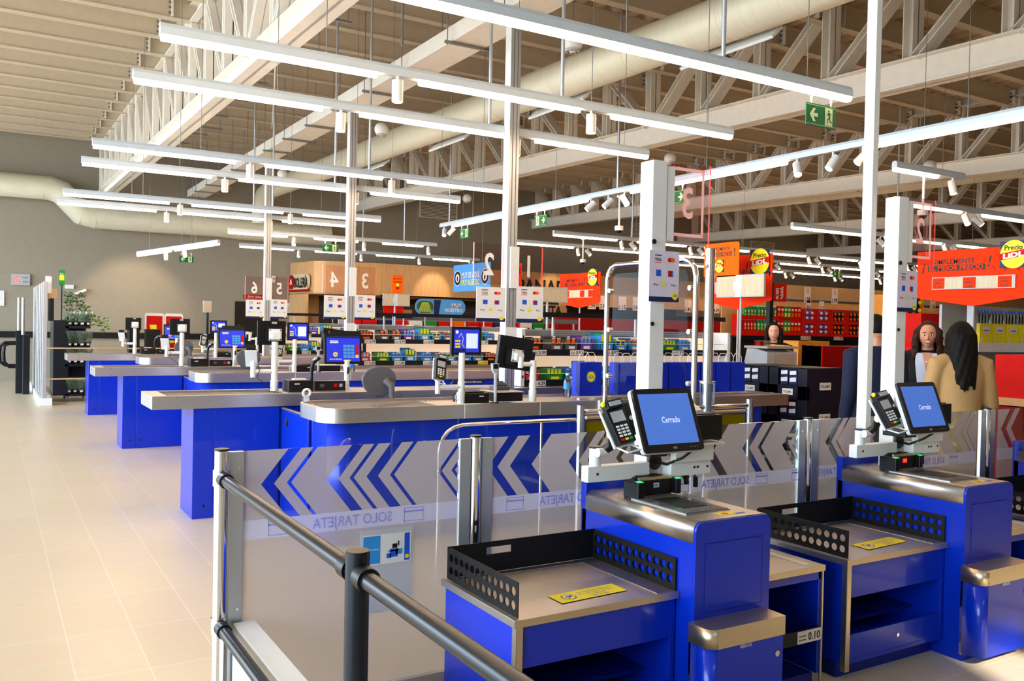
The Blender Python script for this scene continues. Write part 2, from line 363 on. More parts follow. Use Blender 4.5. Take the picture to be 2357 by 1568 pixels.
# pipe hangers between girder and duct: sprinkler style pipework on rods
pp = thing('hung_pipe_rack', 'grey threaded rods and cross bars hanging beside the first girder', 'pipe rack')
rr = random.Random(4)
for k in range(14):
    yy = 8.2+k*1.16; b = MB(); zz = 4.95+.02*k+rr.uniform(-.08, .05); x0 = 3.05+rr.uniform(-.1, .1)
    for xx in (x0, x0+.42): b.cyl((xx, yy, zz-.03), (xx, yy, 5.74+SL*yy), .005, GALV, 6)
    b.box(x0-.04, x0+.46, yy-.012, yy+.012, zz-.02, zz+.004, GALV); b.build('rod_hanger', pp)
b = MB(); b.tube([(3.3, 7.6, 5.8), (3.3, 7.62, 5.0), (3.3, 7.62, 4.2)], .014, GALV, 8); b.tube([(2.6, 9.3, 5.1), (3.6, 13, 5.0), (4.4, 16, 5.1)], .012, WSTEEL, 6); b.tube([(4.3, 9, 5.15), (2.6, 6.4, 5.25)], .013, WSTEEL, 6)
b.build('brace_rod', pp)
# globe loudspeakers on wires
sp = thing('globe_speaker', 'white globe loudspeaker hanging nearest, above the front checkout', 'speaker', (5.26, 7.66, 4.6))
MB().ball((0, 0, 0), .108, WHITE, 24, 14).build('globe', sp); b = MB(); b.cyl((0, 0, -.075), (0, 0, -.1), .085, LGREY, 20, .07)
for k in range(10): b.cyl((.05*math.cos(k), .05*math.sin(k), -.1), (.05*math.cos(k), .05*math.sin(k), -.103), .008, INK, 6)
b.build('grille', sp); MB().cyl((0, 0, .1), (0, 0, 1.5), .004, GALV, 6).build('hanging_wire', sp)
for loc, lb in (((5.21, 12.77, 4.6), 'white globe loudspeaker hanging above the second checkout lane'), ((10.29, 11.87, 4.6), 'white globe loudspeaker behind the lane sign over the first self checkout'),
                ((5.16, 17.92, 4.6), 'small white globe loudspeaker above the rearmost checkout'), ((9.76, 18.5, 4.6), 'white globe loudspeaker beside the end of a light batten'),
                ((13.6, 9.1, 4.42), 'white globe loudspeaker above the panel numbered 2')): dup(sp, loc, lb)
# ---------------------------------------------------------------- light battens
def housing(b, p0, p1):
    p0, p1 = V3(p0), V3(p1); d = (p1-p0).normalized(); s = d.cross(Z).normalized()
    pr = [(-.033, 0), (.033, 0), (.033, .05), (.02, .075), (-.02, .075), (-.033, .05)]
    b.prism([p0+s*a+Z*c for a, c in pr], p1-p0, HOUS)
def led(p0, p1, root):
    p0, p1 = V3(p0), V3(p1); d = (p1-p0).normalized(); s = d.cross(Z).normalized(); b = MB()
    pr = [(-.031, 0), (-.031, -.022), (-.018, -.036), (.018, -.036), (.031, -.022), (.031, 0)]
    b.prism([p0+s*a+Z*c for a, c in pr], p1-p0, LED); b.build('led_diffuser', root)
def spot(p, aim, root, s=1.0):
    p = V3(p); a = V3(aim).normalized(); b = MB()
    b.cyl(p, p-Z*.05*s, .012*s, WHITE, 8); c = p-Z*.1*s
    b.cyl(c-a*.07*s, c+a*.085*s, .042*s, WHITE, 18); o = b.build('spotlight', root)
    MB().cyl(c+a*.0855*s, c+a*.088*s, .036*s, LENS, 16).build('lamp_lens', o)
def batten(name, p0, p1, gaps, label, spots=(), hang=(), rods=()):
    """gaps along the batten as (from, to) distances that stay without diffuser"""
    root = thing(name, label, 'light batten', p0); p1 = V3(p1)-V3(p0); L = p1.length; d = p1/L; O = V3((0, 0, 0))
    b = MB(); housing(b, O, p1); b.build('housing', root)
    t = .01
    for g0, g1 in list(gaps)+[(L-.01, L)]:
        if g0-t > .1: led(d*t, d*g0, root)
        t = g1
    for q, a in spots: spot(d*q, a, root)
    for q in hang: MB().cyl(d*q+Z*.075, d*q+Z*RZ(p0, d*q), .0035, GALV, 5).build('hanging_wire', root)
    for q in rods: MB().cyl(d*q+Z*.075, d*q+Z*RZ(p0, d*q), .016, ALU, 8).build('hanging_rod', root)
    return root
DN = (0, 0, -1)
def RZ(p0, q): return 5.75+SL*(p0[1]+q.y)-p0[2]
LB = ['nearest long light batten crossing the top of the view', 'second long light batten, highest left end of the row', 'third long light batten ending beside the lane sign post',
      'fourth long light batten in front of the middle column', 'fifth long light batten ending in front of a globe speaker', 'sixth long light batten near the wall duct', 'seventh and lowest of the long light battens']
for i, yy in enumerate((4.49, 5.99, 7.2, 10.22, 11.47, 14.5, 15.72)):
    x0 = .92 if i else -2.4; x1 = 5.93 if i else 5.68
    z = 3.41
    g = [(2.40-x0, 2.74-x0), (4.19-x0, 4.54-x0)]; spt = [(2.565-x0, DN), (4.32-x0, DN)]
    if i == 0: g = [(.0, .01)]; spt = []
    batten('light_batten', (x0, yy, z), (x1, yy, z), g, LB[i], spt, hang=(1.1-(x0-.92)*1.0, 3.4, 4.7) if i else (2.0, 4.2, 5.9, 7.6), rods=((3.1,) if i else (6.75,)))
# tracks running away from the camera
def trk(x, y0, y1, z, gaps, spots, label, **k): return batten('light_batten', (x, y0, z), (x, y1, z), gaps, label, spots, **k)
trk(7.24, -.5, 14.75, 3.4, [(5.9, 7.0), (9.6, 10.6), (14.7, 15.2)], [(6.05, (-.6, .2, -.6)), (6.4, (-.5, .1, -.7)), (6.85, (-.3, -.4, -.8)), (9.75, (.2, -.5, -.8)), (10.1, (-.6, .2, -.6)), (10.5, (-.6, .3, -.6)), (14.8, (-.4, .4, -.6)), (15.1, (-.3, -.5, -.7))], 'long light track running away behind the lane signs', hang=(5.0, 8.2, 11.4, 14), rods=(9.9, 14.9))
# tracks over the sales floor, parallel to the checkouts
def row(y, x0, x1, z, n, label, gap=.55, two=True, **k):
    L = x1-x0; seg = L/n; g = []; s = []
    for i in range(n):
        a = (i+1)*seg-gap/2-.05; g.append((a, a+gap)); s.append((a+gap*.25, (-.2, -.45, -.8)))
        if two: s.append((a+gap*.75, (.3, -.6, -.7)))
    return batten('light_batten', (x0, y, z), (x1, y, z), g, label, s, **k)
row(13.9, 9.2, 22, 3.35, 7, 'light track with paired spots in front of the dark back wall', hang=(2, 5, 8, 11), rods=(1.9,))
row(16.3, 9.6, 24, 3.4, 7, 'light track with paired spots above the bakery aisle', hang=(3, 7, 11))
row(9.9, 11.2, 22, 3.3, 5, 'light track with paired spots right of the lane sign', hang=(2, 5, 8), rods=(2.7,))
row(7.2, 10.05, 15.3, 3.3, 3, 'light track behind the tall white column', hang=(1, 3))
row(18.6, 16.5, 30, 3.4, 6, 'rearmost light track above the red shelves', hang=(3, 7, 11))
row(21.2, 5.1, 11.6, 3.35, 4, 'light track in front of the bakery canopy', two=False, hang=(1.5, 4.6), rods=(3.1,))
row(16.9, 3.85, 8.2, 3.25, 3, 'light track beside the middle column near the exit sign', two=False, hang=(1.8,), rods=(3.6,))
batten('light_batten', (2.75, 20.4, 2.95), (3.95, 18.1, 3.12), [(1.1, 1.25)], 'short slanted light batten near the back wall', [(.95, (.1, .3, -.9)), (1.55, (.2, .3, -.8))], hang=(.4, 1.9))
# dome cameras hanging from the tracks
dc = thing('dome_camera', 'white dome camera on the track right of the lane sign', 'camera', (8.87, 6.0, 2.91))
MB().cyl((0, 0, .47), (0, 0, .05), .014, WHITE, 10).cyl((0, 0, .06), (0, 0, 0), .058, WHITE, 20).build('housing', dc); MB().ball((0, 0, 0), .04, BLACK, 16, 10).build('lens_dome', dc)
MB().box(-.03, .03, -.02, .02, .44, .47, WHITE).build('bracket', dc)
for loc, lb in (((9.9, 13.9, 2.85), 'white dome camera at the left end of the far track'), ((11.3, 21.2, 2.85), 'white dome camera beside the bright bakery spot'), ((7.24, 9.35, 2.9), 'white dome camera between the spots on the long track')): dup(dc, loc, lb)
batten('light_batten', (8.35, 6.0, 3.38), (9.6, 6.0, 3.38), [(.75, 1.2)], 'short light batten carrying the dome camera', [(1.05, (0, -.2, -.9))], hang=(.5,))
# ---------------------------------------------------------------- exit signs
def exit_sign(name, loc, rz, label, arrow, w=.33, h=.165, mirror=1):
    root = thing(name, label, 'exit sign', loc, rz)
    b = MB(); b.box(-w/2, w/2, -.004, .004, -h, 0, SGREEN); y = -.0055
    for a in ((-w/2+.008, w/2-.008, -.010, -.013), (-w/2+.008, w/2-.008, -h+.013, -h+.010)): b.rect((a[0], y, a[2]), X*(a[1]-a[0]), Z*(a[3]-a[2]), LUM)
    s = arrow; cx = s*w*.24
    P = lambda px, pz: (cx+s*px*w, y, -h/2+pz*h)
    b.add([P(-.12, .08), P(.02, .08), P(-.05, .3), P(.03, .3), P(.15, 0), P(.03, -.3), P(-.05, -.3), P(.02, -.08), P(-.12, -.08)], [(0, 1, 7, 8), (1, 2, 3, 4), (1, 4, 7), (7, 4, 5, 6)], LUM)
    dx = -s*w*.25; b.rect((dx-.042, y, -h*.9), X*.084, Z*h*.8, LUM); y2 = y-.001
    Q = lambda px, pz: (dx+s*px, y2, -h/2+pz)
    b.disc(Q(.002, .045), X*.009, Z*.009, SGREEN, 10)
    for pa, pb_, r in (((0, .034), (-.008, -.008), .013), ((.0, .03), (.024, .012), .005), ((.0, .03), (-.026, .02), .005), ((-.008, -.008), (.018, -.022), .007), ((.018, -.022), (.014, -.05), .006), ((-.008, -.008), (-.014, -.034), .007), ((-.014, -.034), (-.036, -.036), .006)):
        p, q = V3(Q(*pa)), V3(Q(*pb_)); dd = (q-p).normalized(); sd = Y.cross(dd)*r*.7; b.add([p-sd, q-sd, q+sd, p+sd], [(0, 1, 2, 3)], SGREEN)
    b.build('sign_panel', root)
    for xx in (-w*.33, w*.33):
        c = MB(); c.add([(xx-.02, 0, .07), (xx+.02, 0, .07), (xx+.008, 0, .0), (xx-.008, 0, 0)], [(0, 1, 2, 3)], WHITE); c.box(xx-.02, xx+.02, -.004, .004, .055, .068, WHITE); c.cyl((xx, 0, .05), (xx, 0, -.01), .005, WHITE, 6); c.build('clip', root)
    return root
exit_sign('exit_sign', (5.36, 4.49, 3.306), 0, 'large green exit sign with left arrow under the nearest light batten', -1)
exit_sign('exit_sign', (7.24, 11.3, 3.296), R(-90), 'green exit sign with right arrow under the long light track', 1)
exit_sign('exit_sign', (7.24, 13.8, 3.296), R(-90), 'green exit sign with left arrow under the far end of the long light track', -1)
exit_sign('exit_sign', (5.85, 16.9, 3.15), 0, 'green exit sign with left arrow beside the middle column', -1)
w_ = exit_sign('exit_sign', (4.05, 22, 3.1), 0, 'small green exit sign with left arrow on the plain wall side', -1)
MB().cyl((-.11, 0, .05), (-.11, 0, 3.1), .004, GALV, 5).cyl((.11, 0, .05), (.11, 0, 3.1), .004, GALV, 5).build('hanging_wire', w_)
exit_sign('exit_sign', (7.24, 8.22, 3.296), R(-90), 'green exit sign with right arrow behind the panel numbered 3', 1)
exit_sign('exit_sign', (20.3, 16.3, 3.296), 0, 'tiny green exit sign with left arrow above the oak shelf', -1)
# ---------------------------------------------------------------- wall fittings
th = thing('thermostat_display', 'grey wall display with red digits 23.5 and 37.4', 'display', (.665, 24.47, 2.46))
MB().box(-.2, .2, -.05, 0, -.14, .14, LGREY).build('case', th, .006); RLED = mat('red_digits', 'ff2a20', .5, emit=3)
b = MB(); b.text('23.5', (-.09, -.052, .055), X, Z, .05, RLED, .15); b.text('37.4', (-.09, -.052, -.045), X, Z, .05, RLED, .15)
for zz in (.06, .04, -.04, -.06): b.rect((.04, -.052, zz), X*.12, Z*.008, INK)
b.build('digits', th)
wn = MB().box(-.1, .19, -.01, 0, -.17, .2, WHITE); wn.rect((-.1, -.012, .01), X*.29, Z*.004, LGREY); wn.rect((-.05, -.012, .08), X*.1, Z*.03, INK); wn.disc((.02, -.012, -.08), X*.04, Z*.04, INK)
tag(wn.build('printed_notice', loc=(.13, 24.46, 1.98)), 'white two part notice at the left edge of the wall', 'notice')
vg = MB(); vg.box(-.66, .66, -.03, 0, -.33, .33, DUCT)
for k in range(14): vg.box(-.6, .6, -.04, -.03, -.3+k*.044, -.28+k*.044, GREYP)
vo = tag(vg.build('air_grille', loc=(11.9, 24.46, 5.18)), 'dark louvred air grille high on the wall beside the light rods', 'grille')
v2 = vo.copy(); COL.objects.link(v2); v2.location = (26.0, 24.46, 4.75); v2['label'] = 'dark louvred air grille high above the oak shelf'
v3 = vo.copy(); COL.objects.link(v3); v3.location = (20.1, 24.46, 5.0); v3['label'] = 'dark louvred air grille behind the panel numbered 3'
struct(MB().box(5.79, 6.98, 24.43, 24.475, 0, 2.1, mat('dark_door', '17120f', .5)), 'door_1')
b = MB(); b.box(-.42, .38, -.01, 0, -.055, .055, RED); b.text('SIN SALIDA', (0, -.012, 0), X, Z, .06, PAPER, .6)
tag(b.build('door_sign', loc=(6.42, 24.46, 2.24)), 'red SIN SALIDA sign above the dark door', 'sign')
tag(MB().box(-.05, .05, -.03, 0, -.09, .09, WHITE).box(-.03, .03, -.034, -.03, -.02, .05, LGREY).build('motion_sensor', loc=(6.83, 24.46, 2.75)), 'small white sensor on the wall left of the bakery', 'sensor')
b = MB().box(-.28, .28, -.01, 0, -.16, .16, PAPER)
for k in range(5): b.rect((-.2, -.012, .09-.045*k), X*(.4 if k % 2 else .3), Z*.014, GREYP)
tag(b.build('printed_notice', loc=(7.3, 24.46, 1.93)), 'white printed notice right of the dark door', 'notice')
tag(MB().box(-.1, .1, -.05, 0, -.05, .05, WHITE).build('alarm_box', loc=(1.72, 24.46, 2.33)), 'small white alarm box on the wall behind the plants', 'box')
e = thing('emergency_light', 'white emergency light slanting from the wall behind the plants', 'lamp', (1.95, 24.4, 2.2))
MB(Matrix.Rotation(R(-25), 4, 'Y')).box(-.16, .16, -.07, .05, -.03, .03, WHITE).build('case', e, .005)
struct(MB().box(-9, 24, 24.42, 24.48, 1.05, 1.2, MBLACK).box(24, 24.1, 24.42, 24.48, 1.05, 1.2, MBLACK), 'trim_1')
# ================================================================ LANE COLUMNS
def plate_text(b, s, c, h, m, back=False, width=None, wt=.012, ux=X):
    b.text(s, c, -ux if back else ux, Z, h, m, width, wt)
def pay_poster(b, x0, x1, z0, z1, y, front=-1, card=WHITE):
    b.box(x0, x1, y-.002, y+.002, z0, z1, card); w = x1-x0; h = z1-z0; yy = y+front*.0035
    P = lambda u, v: (x0+u*w, yy, z0+v*h)
    b.rect(P(0, 0), X*w, Z*h*.1, NAVY)
    b.text('VISA', P(.28, .83), X, Z, h*.06, NAVY, w*.22); b.rect(P(.17, .9), X*w*.22, Z*h*.02, NAVY); b.rect(P(.17, .76), X*w*.22, Z*h*.015, ORANGE)
    b.disc(P(.67, .83), X*w*.07, Z*h*.045, RED, 14); b.disc(V3(P(.76, .83))-Y*.0004, X*w*.07, Z*h*.045, ORANGE2, 14)
    b.rect(P(.22, .5), X*w*.16, Z*h*.13, SCRD2); b.rect(P(.62, .5), X*w*.1, Z*h*.12, RED); b.rect(P(.7, .5), X*w*.08, Z*h*.12, SCRD2)
    b.text('Pay', P(.22, .34), X, Z, h*.04, INK, w*.16); b.rect(P(.43, .31), X*w*.12, Z*h*.08, YELLOW); b.text('Pay', P(.82, .34), X, Z, h*.04, GREYP, w*.16)
    b.disc(V3(P(.87, .1))-Y*.0004, X*w*.08, Z*h*.055, YELLOW, 16)
SCRD2 = mat('card_blue', '1e56c8', .4)
REDGL = sheet('red_edge_acrylic', 'fbeeee', 1, .1); PINKL = mat('pink_sticker', 'f6b8ae', .5, emit=.15); REDE = mat('glowing_red_edge', 'ff3a2a', .4, emit=.8)
col_proto = None
def lane_column(y, nums, label, zt, sgn=True):
    c = thing('lane_column', label, 'column', (4.17, y, 0))
    if not sgn:
        MB().box(0, .046, -.08, -.015, 0, zt, WHITE).box(.046, .05, -.07, -.02, 0, zt, ALU).build('column_profile', c, .003); return c
    b = MB(); b.box(0, .105, -.055, .055, 0, zt, ALU)
    for xx in (.03, .07): b.box(xx, xx+.008, -.0565, -.055, 0, zt, GREYP)
    b.box(-.002, 0, -.05, .05, 0, zt, WHITE)
    b.build('column_profile', c, .004)
    if sgn:
        n1, n2 = nums
        for s, nn in ((-1, n1), (1, n2)):
            x0 = -.33 if s < 0 else .11; g = MB(); g.box(x0, x0+.32, -.003, .003, 1.98, 2.36, REDGL); g.build('number_panel', c)
            q = MB()
            for a in ((x0, x0+.006), (x0+.314, x0+.32)): q.box(a[0], a[1], -.0045, .0045, 1.98, 2.36, PINKL if s < 0 else REDE)
            q.text(nn, (x0+.16, -.006, 2.17), -X, Z, .2, PAPER, None, .02); q.build('lane_number', c)
        p = MB(); pay_poster(p, -.33, -.02, 1.63, 1.95, -.07); p.build('payment_poster', c); p = MB(); pay_poster(p, .10, .40, 1.63, 1.97, -.07); p.build('payment_poster', c)
        MB().box(.03, .12, -.075, .0, 1.95, 2.34, WHITE).build('sign_bracket', c); MB().box(-.01, .12, -.062, .02, 1.35, 1.58, WHITE).build('socket_box', c, .004)
    return c
lane_column(7.13, ('2', '1'), 'white profile column with panels 2 and 1 at the front checkouts', 4.49)
lane_column(11.38, ('4', '3'), 'white profile column with panels 4 and 3 at the middle checkouts', 4.53)
lane_column(15.52, ('6', '5'), 'white profile column with panels 6 and 5 at the rear checkouts', 4.45)
c = lane_column(3.33, None, 'tall bright white column behind the second self checkout', 4.45, False); c.location.x = 4.33
# ================================================================ MANNED CHECKOUTS
def rounded_plan(x0, x1, y0, y1, r, n=8, corners=(1, 0, 0, 1)):
    """plan outline; corners: front-left, front-right, back-right, back-left rounded"""
    pts = []
    for (cx, cy, sx, sy, t0, k) in ((x0, y0, 1, 1, 180, 0), (x1, y0, -1, 1, 270, 1), (x1, y1, -1, -1, 0, 2), (x0, y1, 1, -1, 90, 3)):
        if corners[k]:
            for j in range(n+1):
                t = R(t0+90*j/n); pts.append((cx+sx*r+r*math.cos(t), cy+sy*r+r*math.sin(t)))
        else: pts.append((cx, cy))
    return pts
def slab(b, plan, z0, z1, m, smooth=False): return b.prism([(x, y, z0) for x, y in plan], (0, 0, z1-z0), m, smooth)
def price_tag(b, x, y, z, txt, w=.13, h=.055, card=PAPER, u=X, nrm=-Y):
    o = V3((x, y, z)); b.rect(o-u*w/2-Z*h/2, u*w, Z*h, card); b.text(txt, o+u*w*.2+nrm*.0012, u, Z, h*.62, INK, w*.5, .02)
    for k in (.5, .2): b.rect(o-u*w*.45+Z*(h*(k-.45))+nrm*.0012, u*w*.3, Z*h*.1, GREYP)
def square_till(label):
    t = thing('checkout_counter', label, 'checkout', (1.09, 7.22, 0))   # local: x along the belt, y away
    b = MB(); b.box(.31, .47, .015, .5, 0, .885, BLUE); b.box(.47, 1.0, .015, .5, 0, .885, BLUE)
    for xx in (.40, .52): b.cyl((xx, .012, .1), (xx, .015, .1), .012, INK, 10)
    b.build('leg_panel', t, .004)
    b = MB(); b.box(1.0, 6.3, .03, .5, 0, .885, BLUE); b.build('cabinet', t, .004)
    b = MB(); b.box(0, 2.05, 0, .03, .885, .99, STEEL); b.box(0, .03, .03, .53, .885, .99, STEEL); b.box(0, 2.05, .53, .56, .885, .99, STEEL); b.box(.03, 2.05, .03, .53, .885, .9, STEEL)
    b.box(.03, .12, .03, .53, .975, .988, STEEL2); b.box(2.05, 6.3, .1, .56, .905, .985, STEEL)
    for xx in (.18, 1.6):
        b.cyl((xx, -.002, .975), (xx, 0, .975), .004, CHROME, 8)
        b.cyl((xx, -.002, .9), (xx, 0, .9), .004, CHROME, 8)
    b.build('steel_rim', t, .004)
    b = MB(); b.box(.12, 1.1, .03, .53, .955, .972, BELT); b.build('conveyor_belt', t)
    b = MB(); b.box(1.1, 2.05, .03, .53, .955, .984, STEEL2); b.build('steel_top', t)
    b = MB()
    for k in range(22): b.box(.85+k*.028, .862+k*.028, .05+k*.017, .058+k*.017, .972, .99, CHROME)
    b.box(.83, 1.5, .43, .434, .972, .979, CHROME)
    tag(b.build('comb_strip', t), 'toothed steel strip at the belt end')
    return t
def round_till(label):
    t = thing('checkout_counter', label, 'checkout', (2.0, 5.85, 0))
    L = 4.63; Wd = .68
    b = MB(); slab(b, rounded_plan(.09, L-.3, .06, Wd-.03, .13), 0, .885, BLUE, True); b.build('cabinet', t)
    b = MB()
    for xx in (.75, 1.55, 2.4): b.box(xx, xx+.004, .057, .06, .02, .87, DBLUE)
    out = rounded_plan(0, L, 0, Wd, .17, 10); inn = rounded_plan(.02, L-.02, .02, Wd-.02, .155, 10)
    n = len(out); b = MB()
    vs = [(x, y, .885) for x, y in out]+[(x, y, .99) for x, y in out]+[(x, y, .99) for x, y in inn]+[(x, y, .968) for x, y in inn]
    fs = []
    for k in range(3):
        for i in range(n): j = (i+1) % n; fs.append((k*n+i, k*n+j, (k+1)*n+j, (k+1)*n+i))
    b.add(vs, fs, STEEL, False)
    for q, f in enumerate(b.f): b.sm[q] = (b.v[f[0]]-b.v[f[1]]).length < .09
    b.add([(x, y, .885) for x, y in out], [tuple(range(n))[::-1]], STEEL); b.add([(x, y, .968) for x, y in inn], [tuple(range(n))], STEEL2)
    for xx in (1.1, 1.78, 3.1): b.box(xx, xx+.005, -.001, .0, .886, .99, WHITE)
    o = b.build('steel_rim', t); es = o.modifiers.new('e', 'EDGE_SPLIT'); es.split_angle = R(50)
    MB().box(.12, .95, .09, Wd-.09, .968, .976, BELT).build('conveyor_belt', t)
    b = MB()
    for k in range(22): b.box(.4+k*.028, .412+k*.028, .12+k*.016, .128+k*.016, .976, .992, CHROME)
    tag(b.build('comb_strip', t), 'toothed steel strip at the belt end')
    b = MB(); b.box(2.25, L-.05, .14, .16, .99, 1.0, STEEL); b.box(2.2, 2.9, .05, .09, .99, 1.008, STEEL2); b.build('bagging_divider', t)
    b = MB(); b.box(.1, .12, Wd-.03, 1.36, 0, .86, BLUE); b.box(.095, .125, Wd-.03, 1.36, .86, .875, STEEL); b.cyl((.09, 1.2, .74), (.1, 1.2, .8), .012, INK, 8)
    tag(b.build('booth_gate', t, .003), 'bright blue gate panel closing the cashier booth')
    return t
sq = square_till('blue checkout with square steel end, nearest of three, beside the rounded one')
dup(sq, (1.09, 11.48, 0), 'blue checkout with square steel end, middle of three'); dup(sq, (1.08, 15.6, 0), 'blue checkout with square steel end, farthest of three, by the plants')
rd = round_till('blue checkout with rounded steel corner, nearest, behind the glass fence')
dup(rd, (2.0, 10.11, 0), 'blue checkout with rounded steel corner, middle of three'); dup(rd, (1.98, 14.23, 0), 'blue checkout with rounded steel corner, farthest of three')
ORD = ['nearest', 'middle', 'rearmost']
def rep(o, lab, n=3, off=((0, 4.27, 0), (-.01, 8.42, 0))):
    """the same device on the checkouts behind"""
    o['label'] = lab % ('front', ) if '%s' in lab else lab
    for k, w in enumerate(('middle', 'rear')[:n-1]):
        p = V3(o.location)+V3(off[k]); dup(o, p, lab % (w,))
# --- devices
def pole(b, x, y, z0, z1, r=.024):
    b.cyl((x, y, z0), (x, y, z1), r, WHITE, 16); b.cyl((x, y, z0), (x, y, z0+.09), r*1.22, WHITE, 16); b.cyl((x, y, z0+(z1-z0)*.35), (x, y, z0+(z1-z0)*.35+.035), r*1.14, WHITE, 16)
def vesa(b, x, y, z, s=1):
    b.box(x-.055, x+.055, y-.008*s-.004, y-.008*s+.004, z-.05, z+.05, WHITE); b.box(x-.035, x+.035, min(y, y-.05*s), max(y, y-.05*s), z-.035, z+.02, WHITE)
    for a in (-.045, .045):
        for c in (-.04, .04): b.cyl((x+a, y-.012*s, z+c), (x+a, y-.016*s, z+c), .006, INK, 8)
def terminal(root, T, lit=LGREY):
    """card reader, face towards local -y, about 8 x 17 cm"""
    b = MB(T); b.prism([(-.042, .022, -.08), (.042, .022, -.08), (.046, .022, .07), (-.046, .022, .07)], (0, -.035, 0), BLACK)
    b.box(-.038, .038, -.03, .02, .07, .105, BLACK); b.box(-.03, .03, -.033, -.029, .078, .098, LGREY)
    b.rect((-.033, -.0145, .012), X*.066, Z*.046, lit)
    for r_ in range(4):
        for c_ in range(3): b.box(-.03+c_*.021, -.014+c_*.021, -.017, -.0135, -.012-r_*.0135, -.003-r_*.0135, WHITE)
    for c_, m in enumerate((RED, YELLOW, GREEN)): b.box(-.03+c_*.021, -.014+c_*.021, -.0175, -.0135, -.07, -.06, m)
    o = b.build('card_reader', root, .003)
    c = MB(T); c.box(-.05, .05, .022, .034, -.085, .085, WHITE); c.tube([(-.035, .03, -.08), (-.035, -.03, -.125), (.035, -.03, -.125), (.035, .03, -.08)], .004, WHITE, 6)
    c.build('reader_cradle', root, .002); return o
def brand_disc(b, c, r, u=X, w=Z, n=-Y):
    c = V3(c); b.disc(c, u*r, w*r, YELLOW, 20); b.text('L', c+n*.001-u*r*.55, u, w, r*.6, SCRD2, r*.3, .04); b.text('i', c+n*.001-u*r*.2, u, w, r*.6, RED, r*.12, .04)
    b.text('D', c+n*.001+u*r*.15, u, w, r*.6, SCRD2, r*.4, .04); b.text('L', c+n*.001+u*r*.58, u, w, r*.6, SCRD2, r*.3, .04)
def pos_front(b, x0, x1, z0, z1, y):
    """cashier screen face looking at -y"""
    b.box(x0, x1, y, y+.03, z0, z1, BLACK); a0, a1, c0, c1 = x0+.018, x1-.018, z0+.022, z1-.022; w = a1-a0; h = c1-c0; yy = y-.001
    b.rect((a0, yy, c0), X*w, Z*h, SCRD); b.rect((a0, yy-.0006, c1-h*.09), X*w, Z*h*.09, NAVY)
    b.rect((a0+w*.1, yy-.001, c1-h*.22), X*w*.25, Z*h*.035, SCRW); b.rect((a0+w*.1, yy-.001, c1-h*.28), X*w*.25, Z*h*.035, SCRW)
    for r_ in range(4):
        for c_ in range(3): b.rect((a0+w*(.5+.115*c_), yy-.001, c0+h*(.14+.135*r_)), X*w*.1, Z*h*.11, SKYB)
        b.rect((a0+w*.86, yy-.001, c0+h*(.14+.135*r_)), X*w*.1, Z*h*.12, YELLOW if r_ == 0 else RED)
    b.disc((a0+w*.26, yy-.001, c0+h*.28), X*h*.095, Z*h*.095, YELLOW, 20); b.text('LiDL', (a0+w*.26, yy-.0016, c0+h*.28), X, Z, h*.06, SCRD2, h*.13, .02)
    b.text('Marca la diferencia', (a0+w*.27, yy-.001, c0+h*.1), X, Z, h*.05, SCRW, w*.36)
    b.rect((a0+w*.5, yy-.001, c0+h*.02), X*w*.22, Z*h*.05, YELLOW)
